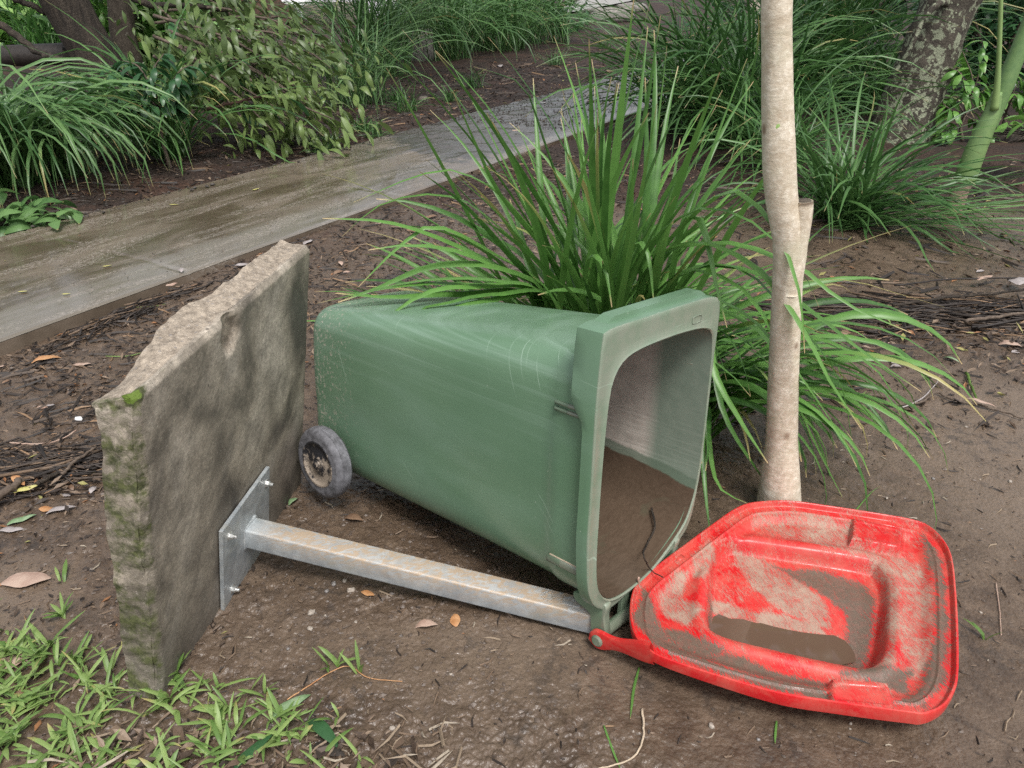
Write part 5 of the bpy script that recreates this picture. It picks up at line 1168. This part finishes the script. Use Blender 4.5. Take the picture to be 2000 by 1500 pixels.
# ------------------------------------------------------------------ litter, clods, twigs (uncountable)
def scatter_chips(name, fn, n, size, mat, tw=False, zoff=.004, flat=.25, seed=1, kinds=(0, 1)):
    r_ = np.random.default_rng(seed); pts = fn(r_, n); z = H(pts[:, 0], pts[:, 1]); V = []; Fc = []; T_ = []; o = 0
    for (x, y), zz in zip(pts, z):
        s = path_s(x, y)
        if S_FAR < s < S_NEAR: zz = .05
        l_ = size[0]+(size[1]-size[0])*r_.random()**2.2; a = r_.random()*2*PI; t = kinds[0]+(kinds[1]-kinds[0])*r_.random(); ca, sa = math.cos(a), math.sin(a)
        if tw: w_ = l_*.025+.0012; sl_ = r_.normal()*.08
        else: w_ = l_*(.25+.25*r_.random()); sl_ = r_.normal()*flat
        c = np.array([x, y, zz+zoff*r_.random()+abs(sl_)*l_*.5]); d = np.array([ca, sa, sl_]); p = np.array([-sa, ca, r_.normal()*flat*.7])
        if tw:
            bend = np.array([-sa, ca, 0])*l_*.12*r_.normal(); up = np.array([0, 0, w_*1.4])
            q = [c-d*l_/2-p*w_, c-d*l_/2+p*w_, c+bend+p*w_, c+bend-p*w_, c+d*l_/2, c-d*l_/2+up, c+bend+up]
            V += q; Fc += [(o, o+3, o+6, o+5), (o+1, o+5, o+6, o+2), (o+3, o+4, o+6), (o+6, o+4, o+2)]; T_ += [t]*7; o += 7
        else:
            cu = np.array([0, 0, l_*.12*r_.random()])
            V += [c-d*l_/2, c-d*l_*.1+p*w_/2+cu, c+d*l_/2, c-p*w_/2+cu*.5, c+d*l_*.02-cu]; Fc += [(o, o+4, o+1), (o+1, o+4, o+2), (o+2, o+4, o+3), (o+3, o+4, o)]; T_ += [t]*5; o += 5
    mb = MB(); mb.add(np.array(V), Fc, tint=np.array(T_)); ob = mb.build(name, mat, smooth=False); return tag(ob, kind='stuff')
def reg(cx, cy, sx, sy, rot=0, gauss=False, cond=None):
    def f(r_, n):
        out = np.zeros((0, 2))
        while len(out) < n:
            q = r_.normal(size=(n, 2))*.5 if gauss else r_.random((n, 2))*2-1
            q = q*[sx, sy]; c, s = math.cos(rot), math.sin(rot); q = np.stack([cx+q[:, 0]*c-q[:, 1]*s, cy+q[:, 0]*s+q[:, 1]*c], 1)
            if cond is not None: q = q[cond(q[:, 0], q[:, 1], r_)]
            out = np.concatenate([out, q])
        return out[:n]
    return f
inlid = lambda x, y: poly_sd(np.atleast_1d(x), np.atleast_1d(y), LO) > -.01
def strip(s0, s1, t0, t1):
    def f(r_, n):
        s = s0+(s1-s0)*r_.random(n); t = t0+(t1-t0)*r_.random(n)**1.3; return np.stack([pn[0]*s+pd_[0]*t, pn[1]*s+pd_[1]*t], 1)
    return f
t_of = lambda p: float(path_t(p[0], p[1]))
scatter_chips('leaf_litter', strip(S_NEAR+.02, S_NEAR+1.35, 1.4, 6.5), 9000, (.006, .045), M['litter'], seed=2, kinds=(0, .975))
scatter_chips('twig_litter', strip(S_NEAR+.02, S_NEAR+1.1, 1.2, 6), 1800, (.02, .16), M['twig'], True, seed=3)
scatter_chips('bed_litter', strip(S_FAR-2.6, S_FAR-.0, 1.5, 15), 12000, (.012, .07), M['litter'], seed=4)
scatter_chips('bed_twigs', strip(S_FAR-2.2, S_FAR-.0, 1.5, 13), 1600, (.04, .3), M['twig'], True, seed=5)
scatter_chips('right_litter', reg(2.6, 4.6, 2.6, 2.2), 7000, (.010, .06), M['litter'], seed=6)
scatter_chips('right_twigs', reg(2.6, 4.6, 2.6, 2.2), 900, (.04, .3), M['twig'], True, seed=7)
notlid = lambda x, y, r_: (poly_sd(x, y, LO) < .0)
scatter_chips('mud_litter', reg(.6, 1.6, 2.4, 1.2, cond=notlid), 1500, (.003, .016), M['litter'], seed=8, kinds=(0, .97))
scatter_chips('mud_fibres', reg(.6, 1.6, 2.4, 1.2, cond=notlid), 1500, (.010, .05), M['twig'], True, seed=9, zoff=.003)
scatter_chips('pale_rootlets', reg(.2, 1.55, 2.0, .9, cond=notlid), 900, (.008, .05), M['roots'], True, seed=19, zoff=.006)
scatter_chips('left_litter', reg(-1.4, 1.75, .7, .8), 2600, (.005, .035), M['litter'], seed=10)
scatter_chips('path_grit', strip(S_FAR+.05, S_NEAR-.1, 2.0, 9), 1600, (.004, .018), M['litter'], seed=21, zoff=.002, flat=.05)
# mud clods: little irregular lumps
def clods(name, fn, n, size, mat, seed):
    r_ = np.random.default_rng(seed); pts = fn(r_, n); z = H(pts[:, 0], pts[:, 1])
    base = np.array([[1, 0, 0], [0, 1, 0], [-1, 0, 0], [0, -1, 0], [0, 0, 1], [0, 0, -1.]]); Fb = [(0, 1, 4), (1, 2, 4), (2, 3, 4), (3, 0, 4), (1, 0, 5), (2, 1, 5), (3, 2, 5), (0, 3, 5)]
    V = []; Fc = []
    for i, ((x, y), zz) in enumerate(zip(pts, z)):
        s = path_s(x, y)
        if S_FAR < s < S_NEAR: zz = .056
        k = size[0]+(size[1]-size[0])*r_.random()**3; a = r_.random()*6.28; q = base*(.6+.7*r_.random((6, 1)))*[k, k*.8, k*.5]
        c_, s_ = math.cos(a), math.sin(a); q = np.stack([q[:, 0]*c_-q[:, 1]*s_+x, q[:, 0]*s_+q[:, 1]*c_+y, q[:, 2]+zz+.001], 1); V.append(q); Fc += [tuple(j+6*i for j in f) for f in Fb]
    mb = MB(); mb.add(np.concatenate(V), Fc); tag(mb.build(name, mat, smooth=True, auto=60), kind='stuff')
clods('mud_clods', reg(.3, 1.5, 2.6, 1.15, cond=notlid), 5200, (.002, .010), M['clod'], 12)
clods('mud_clods', reg(-.35, 1.55, .35, .35, cond=notlid), 1600, (.002, .009), M['clod'], 52)
clods('mud_clods', reg(-1.25, 1.45, .45, .6), 2200, (.002, .012), M['clod'], 13)
clods('mud_clods', strip(S_NEAR+.02, S_NEAR+1.3, 1.2, 5.5), 3500, (.003, .012), M['clod'], 14)
clods('path_clods', strip(S_FAR+.02, S_NEAR-.15, 7.0, 11.5), 2600, (.004, .017), M['clod_dark'], 15)
clods('bed_clods', strip(S_FAR-1.5, S_FAR+.12, 2.5, 12), 4000, (.004, .022), M['clod_dark'], 16)
# drift piles of twigs
def pile(name, cx, cy, sx, sy, rot, n, ln, seed):
    r_ = np.random.default_rng(seed); mb = MB()
    for i in range(n):
        q = r_.normal(size=2)*.45*[sx, sy]; c, s = math.cos(rot), math.sin(rot); x = cx+q[0]*c-q[1]*s; y = cy+q[0]*s+q[1]*c
        hh = .03*math.exp(-(q[0]/sx)**2-(q[1]/sy)**2*2)*r_.random(); a = rot+r_.normal()*.35; l_ = ln[0]+(ln[1]-ln[0])*r_.random()**2
        d = np.array([math.cos(a), math.sin(a), r_.normal()*.04]); p = np.array([-d[1], d[0], 0]); z = float(H(x, y, False))+.004+hh; b = p*l_*.1*r_.normal()
        r0 = .0012+.004*r_.random()**3+l_*.004; mb.tube([np.array([x, y, z])-d*l_/2, np.array([x, y, z])+b, np.array([x, y, z])+d*l_/2], [r0, r0*.9, r0*.5], 5, tint=float(r_.random()))
    tag(mb.build(name, M['twig']), kind='stuff')
p = G(90, 915); pile('twig_drift', p[0]-.05, p[1], .38, .13, .12, 420, (.05, .4), 31)
p = G(1890, 615); pile('twig_drift', p[0]+.1, p[1]+.02, 1.0, .20, -.10, 520, (.08, .7), 32)
p = G(1700, 620); pile('twig_drift', p[0], p[1], .6, .25, -.1, 160, (.05, .4), 34)
p = G(260, 610); pile('twig_drift', p[0], p[1], .5, .10, 1.05, 160, (.04, .25), 33)
p = G(1620, 560); scatter_chips('leaf_drift', reg(2.2, 3.1, 1.2, .45, -.1, True), 1400, (.01, .06), M['litter'], seed=35, zoff=.02)
p = G(70, 920); scatter_chips('leaf_drift', reg(p[0], p[1], .45, .2, .1, True), 700, (.008, .05), M['litter'], seed=36, zoff=.03)

# ------------------------------------------------------------------ countable small things
def gz(u, v): p = G(u, v); p[2] = float(H(p[0], p[1])); return p
def zone(u, v):
    if v < 330: return 'on the muddy ground behind the strap-leaved clump'
    if u < 200 and v < 870: return 'on the mud left of the slab top'
    if u < 200: return 'on the mud near the left twig drift'
    if u < 640 and v < 660: return 'between the path edge and the slab'
    if u < 900 and v < 660: return 'behind the bin by the path edge'
    if u > 1560 and v < 760: return 'by the twig drift right of the pale trunk'
    if u > 1560 and v < 1100: return 'on bare mud right of the pale trunk'
    if u > 1560: return 'on the mud near the red lid'
    if u < 560: return 'at the slab foot'
    if v < 1170: return 'just behind or beside the steel post'
    if v < 1280: return 'in front of the steel post'
    return 'on the mud at the bottom middle'
SZ = lambda s: 'tiny' if s < 5 else 'small' if s < 8 else 'medium' if s < 11 else 'large'
PB = [(608, 1193, 12), (605, 1222, 10), (637, 1148, 8), (651, 1133, 10), (686, 1146, 13), (672, 1128, 8), (765, 1083, 8), (562, 1262, 5), (634, 1196, 5), (765, 1415, 9), (1392, 1402, 10), (1485, 1428, 6), (1666, 1398, 5), (1665, 1408, 4), (1275, 905, 7), (1825, 928, 6), (1740, 1010, 6), (1733, 968, 5), (694, 1210, 5), (705, 1262, 4), (1920, 1182, 5), (880, 1310, 5), (1016, 1385, 4), (1738, 1005, 5), (1975, 935, 7), (1888, 830, 5), (360, 700, 6), (90, 800, 4), (745, 700, 6), (1238, 1418, 4)]
pm = {}
for i, (u, v, s) in enumerate(PB):
    p = gz(u, v); k = s/F*float(np.hypot(p[1], CH))*.62
    mt = 'pebble_grey' if i % 4 == 3 or i in (2,) else 'pebble'
    lab = f"{SZ(s)} {'pale tan' if mt == 'pebble' else 'dark grey'} stone {zone(u, v)}"
    rock('pebble', p-[0, 0, k*.15], (k, k*.75, k*.55), M[mt], i+1, 14, .45, lab, 'stone', 'loose stones on the mud, '+('pale ones' if mt == 'pebble' else 'grey ones'), sq=.75)
def fleaf(u, v, ln_px, az, mat, label, wd=.45, pitch=0, roll=0, group=None, z=.004, curl=.08, wav=.03, cat='leaf'):
    p = gz(u, v)
    if float(path_s(p[0], p[1])) < S_NEAR and float(path_s(p[0], p[1])) > S_FAR: p = G(u, v, .05); p[2] = .05
    ln = ln_px/F*float(p[1]*cp+(CH)*sp)*1.15
    me = leaf_mesh('fallen_leaf', ln, ln*wd, M[mat], curl=curl, fold=.10, n=9, wav=wav)
    o = bpy.data.objects.new('fallen_leaf', me); C.objects.link(o); a = math.radians(az)
    o.location = (p[0]-ln/2*math.cos(a), p[1]-ln/2*math.sin(a), p[2]+z); o.rotation_euler = (math.radians(roll), math.radians(-pitch), a)
    return tag(o, label, cat, group)
gl = 'fallen leaves scattered over the mud'
fleaf(50, 1130, 80, 10, 'leaf_pink', 'large pinkish tan fallen leaf with a long stalk, left of the slab', .55, curl=.1)
fleaf(20, 1290, 70, 35, 'leaf_pink', 'pink-tan fallen leaf at the left edge among the turf', .5)
fleaf(42, 1355, 66, -40, 'leaf_brown', 'reddish brown fallen leaf lying under turf blades at the left edge', .4)
fleaf(90, 700, 46, 25, 'leaf_orange', 'orange-pink curled leaf on the mud left of the slab top', .5, curl=.2)
fleaf(158, 705, 30, 15, 'leaf_pink', 'small tan leaf right of the orange-pink one', .5)
fleaf(40, 1008, 45, 40, 'leaf_green', 'green and cream fallen leaf below the left twig drift', .4)
fleaf(20, 1026, 42, 5, 'leaf_grey', 'pale grey fallen leaf touching the green one', .4)
fleaf(118, 990, 48, 25, 'leaf_grey', 'bluish grey curled leaf below the left twig drift', .32, curl=.15)
fleaf(88, 987, 30, -10, 'leaf_orange', 'orange fallen leaf beside the bluish grey one', .55)
fleaf(38, 945, 46, -35, 'leaf_orange', 'orange leaf lying on the left twig drift', .35, z=.03)
fleaf(55, 960, 40, 35, 'leaf_yellow', 'tan-yellow leaf on the left twig drift beside the thick stick', .4, z=.03)
fleaf(833, 1218, 38, 10, 'leaf_pink', 'curled pink-grey leaf on the mud below the steel post', .5, curl=.25)
fleaf(889, 1208, 30, 100, 'leaf_orange', 'oval tan leaf with an orange tip below the steel post', .6)
fleaf(718, 1155, 26, -20, 'leaf_orange', 'small orange-brown leaf beside the stones under the steel post', .5)
fleaf(690, 1010, 0.1+34, -10, 'leaf_brown', 'brown crumpled leaf in the shade under the bin', .55, curl=.25)
fleaf(572, 975, 22, 60, 'leaf_green', 'small yellow-green leaf between slab and wheel', .5, curl=.3)
fleaf(568, 1372, 72, 42, 'leaf_green', 'grey-green drying leaf with a curled edge, right of the turf', .3, curl=.12)
fleaf(630, 1430, 88, -38, 'olive_dark', 'dark green spotted leaf arching over the mud at the bottom', .28, curl=.22)
fleaf(495, 1465, 90, 58, 'olive_dark', 'dark speckled narrow leaf lying in the turf at the bottom', .22, curl=.1)
fleaf(555, 1432, 40, 0, 'leaf_brown', 'rusty brown leaf between the two dark spotted leaves', .35)
fleaf(640, 1462, 66, -15, 'dark_wood', 'black rotten leaf at the bottom beside the turf', .4, curl=.12)
fleaf(1860, 698, 26, -50, 'leaf_green', 'small bright green leaf on the mud at the right', .35, curl=.2)
fleaf(1620, 1030, 0.1+10, 0, 'leaf_yellow', 'tiny yellow flake on the mud', .5)
fleaf(1725, 665, 28, 5, 'leaf_pink', 'tan leaf on the mud at the right of the trunk', .35)
fleaf(1975, 670, 36, -20, 'leaf_pink', 'crumpled tan leaf below the right twig drift', .7, curl=.25)
fleaf(1915, 790, 46, -40, 'leaf_pink', 'stiff tan sheath leaf leaning on the crooked stick at the right', .25, curl=.1, z=.02)
fleaf(1920, 555, 40, 30, 'leaf_pink', 'pinkish dry leaf on top of the right twig drift', .35, z=.05)
fleaf(1985, 560, 40, 60, 'leaf_grey', 'broad grey leaf at the right edge on the twig drift', .7, z=.05)
fleaf(335, 638, 22, 80, 'leaf_green', 'small green leaf by the path edge behind the slab', .4)
for k in range(46):
    u, v = random.choice([(random.uniform(0, 180), random.uniform(690, 1000)), (random.uniform(250, 620), random.uniform(520, 600)), (random.uniform(600, 860), random.uniform(420, 560)), (random.uniform(1650, 2000), random.uniform(520, 720)), (random.uniform(700, 1200), random.uniform(120, 260))])
    mt_, lc = random.choice([('leaf_pink', 'pinkish'), ('leaf_brown', 'brown'), ('leaf_grey', 'grey'), ('leaf_brown', 'brown'), ('leaf_grey', 'grey')])
    fleaf(u, v, random.uniform(14, 26), random.uniform(0, 360), mt_, 'XX', random.uniform(.35, .6), group=gl, curl=random.uniform(.05, .3))['label'] = f"small {lc} dry leaf lying {zone(u, v)}"
for (u, v, a, wh) in ((210, 520, 30, 'nearest the slab top'), (130, 575, 10, 'on the grey strip by the near edge'), (45, 570, 15, 'at the left edge of the photo'), (500, 370, 60, 'furthest along'), (340, 400, 0, 'near the middle of the muddy stretch')):
    fleaf(u, v, 15, a, 'leaf_yellow', 'small yellow leaf stuck to the wet path, '+wh, .4, group='yellow leaves on the path', curl=.02, wav=0)
# sticks
def gst(name, px, r0, r1, mat, label, z=.006, cat='stick', group=None):
    return stick(name, [gz(u, v)+[0, 0, z+r0*.8] for u, v in px], r0, r1, mat, label, cat, group)
gst('thick_stick', [(-15, 995), (20, 970), (50, 945)], .013, .011, M['stick'], 'thick brown broken stick at the left edge on the twig drift', .03)
gst('stick', [(125, 940), (150, 915), (190, 885)], .006, .004, M['stick'], 'straight brown stick leaning on the slab from the left twig drift', .035)
gst('stick', [(75, 955), (95, 945), (115, 935)], .008, .007, M['dark_bark'], 'short charred stick on the left twig drift', .03)
gst('stick', [(20, 865), (70, 867), (110, 855), (148, 838)], .003, .002, M['leaf_pink'], 'long pale thin stem curving above the left twig drift', .012)
gst('stick', [(1692, 770), (1728, 775), (1735, 789), (1775, 788), (1800, 785), (1830, 765), (1860, 780), (1905, 788), (1960, 805), (2000, 818)], .006, .003, M['stick'], 'crooked brown stick lying on the mud at the right', .006)
gst('stick', [(1760, 797), (1800, 780), (1832, 745)], .003, .002, M['leaf_grey'], 'thin grey twig forking off the crooked stick', .012)
gst('stick', [(1740, 612), (1830, 598), (1900, 590), (2010, 580)], .008, .006, M['dark_bark'], 'long dark stick on top of the right twig drift', .05)
gst('stick', [(1880, 640), (1960, 628), (2010, 620)], .009, .007, M['stick'], 'thick brown stick in the right twig drift', .04)
gst('stick', [(1745, 570), (1850, 560), (2005, 555)], .005, .004, M['twig'], 'thin dark stick along the back of the right twig drift', .05)
gst('green_stem', [(1888, 727), (1897, 755), (1908, 783)], .006, .004, M['turf'], 'short thick green stem standing in the mud at the right', .01, 'stem')
gst('stem', [(1255, 1372), (1258, 1420), (1250, 1455), (1225, 1480), (1160, 1498)], .0028, .0016, M['silt'], 'bent tan grass stem lying at the bottom right of centre', .004, 'stem')
gst('stem', [(1948, 1130), (1956, 1175), (1960, 1230)], .0014, .001, M['leaf_pink'], 'thin straw sticking up from the mud at the right edge', .004, 'stem')
gst('stem', [(755, 1485), (790, 1486)], .0018, .0015, M['leaf_orange'], 'short orange straw at the bottom edge', .003, 'stem')
gst('grass_runner', [(560, 1362), (600, 1335), (640, 1312), (680, 1298), (720, 1320), (785, 1328)], .0016, .001, M['leaf_orange'], 'thin creeping runner on the mud right of the slab foot', .004, 'runner')
def gblade(px, wd, tint, label, mat='hero', z=.006, cat='grass blade'):
    mb = MB(); P = [gz(u, v)+[0, 0, z] for u, v in px]; blade(mb, P, wd, tint, 14, .25, .3); return tag(mb.build('loose_straw', M[mat]), label, cat)
gblade([(1250, 1290), (1240, 1330), (1235, 1370), (1232, 1395)], .006, .6, 'green grass blade lying on the mud below the hinge arm')
gblade([(1180, 1410), (1195, 1450), (1215, 1500)], .005, .8, 'green grass blade at the bottom edge beside the bent stem')
gblade([(1520, 1395), (1518, 1420), (1517, 1440)], .005, .7, 'short green blade on the mud below the red lid')
gblade([(1655, 1010), (1700, 960), (1722, 945)], .004, .99, 'dry straw on the mud behind the red lid')
gblade([(240, 600), (300, 597), (335, 590)], .007, .8, 'pale green blade by the path edge', 'turf')
gblade([(205, 690), (250, 688), (290, 680)], .009, .7, 'pale green blade beside the slab top on the mud', 'turf')
# bright sprout near the slab foot, and runner leaves
def sprout(label, u, v, n, ln, wd, group=None, mat='turf', th=(.2, 1.2)):
    p = gz(u, v); root = thing('grass_sprout', label, 'grass', p, group); mb = MB()
    for i in range(n): P = arch((random.gauss(0, .004), random.gauss(0, .004), 0), random.uniform(0, 2*PI), random.uniform(*ln), random.uniform(*th), random.uniform(.2, .9), 7); blade(mb, P, random.uniform(*wd), random.random(), 7, .15, random.uniform(-.4, .4))
    tag(mb.build('foliage', M[mat], root), kind='stuff')
for q_, (u, v, n) in enumerate(((125, 1200, 8), (120, 1130, 2), (110, 1290, 5), (145, 1280, 6), (160, 1330, 7), (345, 1310, 10), (300, 1330, 9), (330, 1360, 8), (640, 1300, 4), (660, 1296, 4), (700, 1310, 3), (490, 1352, 3), (520, 1350, 4), (440, 1375, 5), (655, 1400, 3), (1930, 1235, 3), (1680, 775, 4), (1740, 630, 4))):
    sprout(f"{'sparse' if n < 5 else 'bushy'} green turf sprout {zone(u, v)}{', nearer the slab' if u in (300, 330, 345, 160) else ''}", u, v, n, (.035, .075), (.006, .011), 'green sprouts in the mud')
# turf carpet in the lower left corner
def mk_turf():
    mb = MB(); reg_px = [(-250, 1200), (0, 1210), (110, 1230), (220, 1325), (250, 1345), (330, 1330), (420, 1370), (500, 1400), (560, 1440), (640, 1480), (690, 1540), (700, 1700), (-250, 1900)]
    poly = g2(reg_px, 0); lo, hi = poly.min(0), poly.max(0); cnt = 0; r_ = random.Random(5)
    while cnt < 430:
        x, y = r_.uniform(lo[0], hi[0]), r_.uniform(lo[1], hi[1]); d = float(poly_sd(np.array([x]), np.array([y]), poly)[0])
        if d < -.05 or r_.random() > .12+.88*min(1, max(0, (d+.05)/.30)): continue
        if float(vn(np.array(x*14), np.array(y*14), 77)) < .47 and r_.random() < .93: continue
        z = float(H(x, y)); a0 = r_.uniform(0, 6.28)
        for j in range(r_.choice((2, 3, 3, 4))):
            P = arch((x+r_.gauss(0, .005), y+r_.gauss(0, .005), z), a0+j*1.5+r_.gauss(0, .8), r_.uniform(.030, .105), r_.uniform(.45, 1.5), r_.uniform(.2, 1.2), 6); P[:, 2] += .002*r_.random()
            blade(mb, P, r_.uniform(.004, .0125), 1. if r_.random() < .09 else r_.random()**.8, 6, .15, r_.uniform(-.6, .6), 'leaf' if r_.random() < .35 else 'strap')
        cnt += 1
    tag(mb.build('turf', M['turf']), kind='stuff')
    px = [(random.uniform(0, 600), random.uniform(1330, 1500)) for _ in range(1)]
mk_turf()
scatter_chips('turf_straw', reg(-.55, .87, .42, .30), 420, (.02, .10), M['roots'], True, seed=41, zoff=.02)
scatter_chips('turf_litter', reg(-.55, .85, .35, .28), 1300, (.008, .06), M['litter'], seed=40, zoff=.02, kinds=(.3, .95))
# white scraps
for (u, v, lab) in ((230, 590, 'scrap of white plastic on the mud at the path edge'), (152, 815, 'scrap of white paper beside the slab edge')):
    p = gz(u, v); o = rock('litter_scrap', p, (.014, .008, .008), M['white'], int(u), 10, .6, lab, 'litter', sq=.8)

# look-alikes that ended up with one wording: say which one by its order in the picture
ordw = ['leftmost', 'second from left', 'third from left', 'fourth from left', 'fifth from left', 'sixth from left', 'seventh from left', 'eighth from left', 'ninth from left', 'tenth from left', 'eleventh from left', 'twelfth from left']
by = {}
for o in list(sc.objects):
    if o.parent is None and o.get('label') and o.get('group'): by.setdefault(o['label'], []).append(o)
for lab, os_ in by.items():
    if len(os_) > 1:
        os_.sort(key=lambda o: o.location.x/max(.2, o.location.y))
        for i, o in enumerate(os_[:12]): o['label'] = lab.replace('small ', '', 1)+', '+ordw[i]
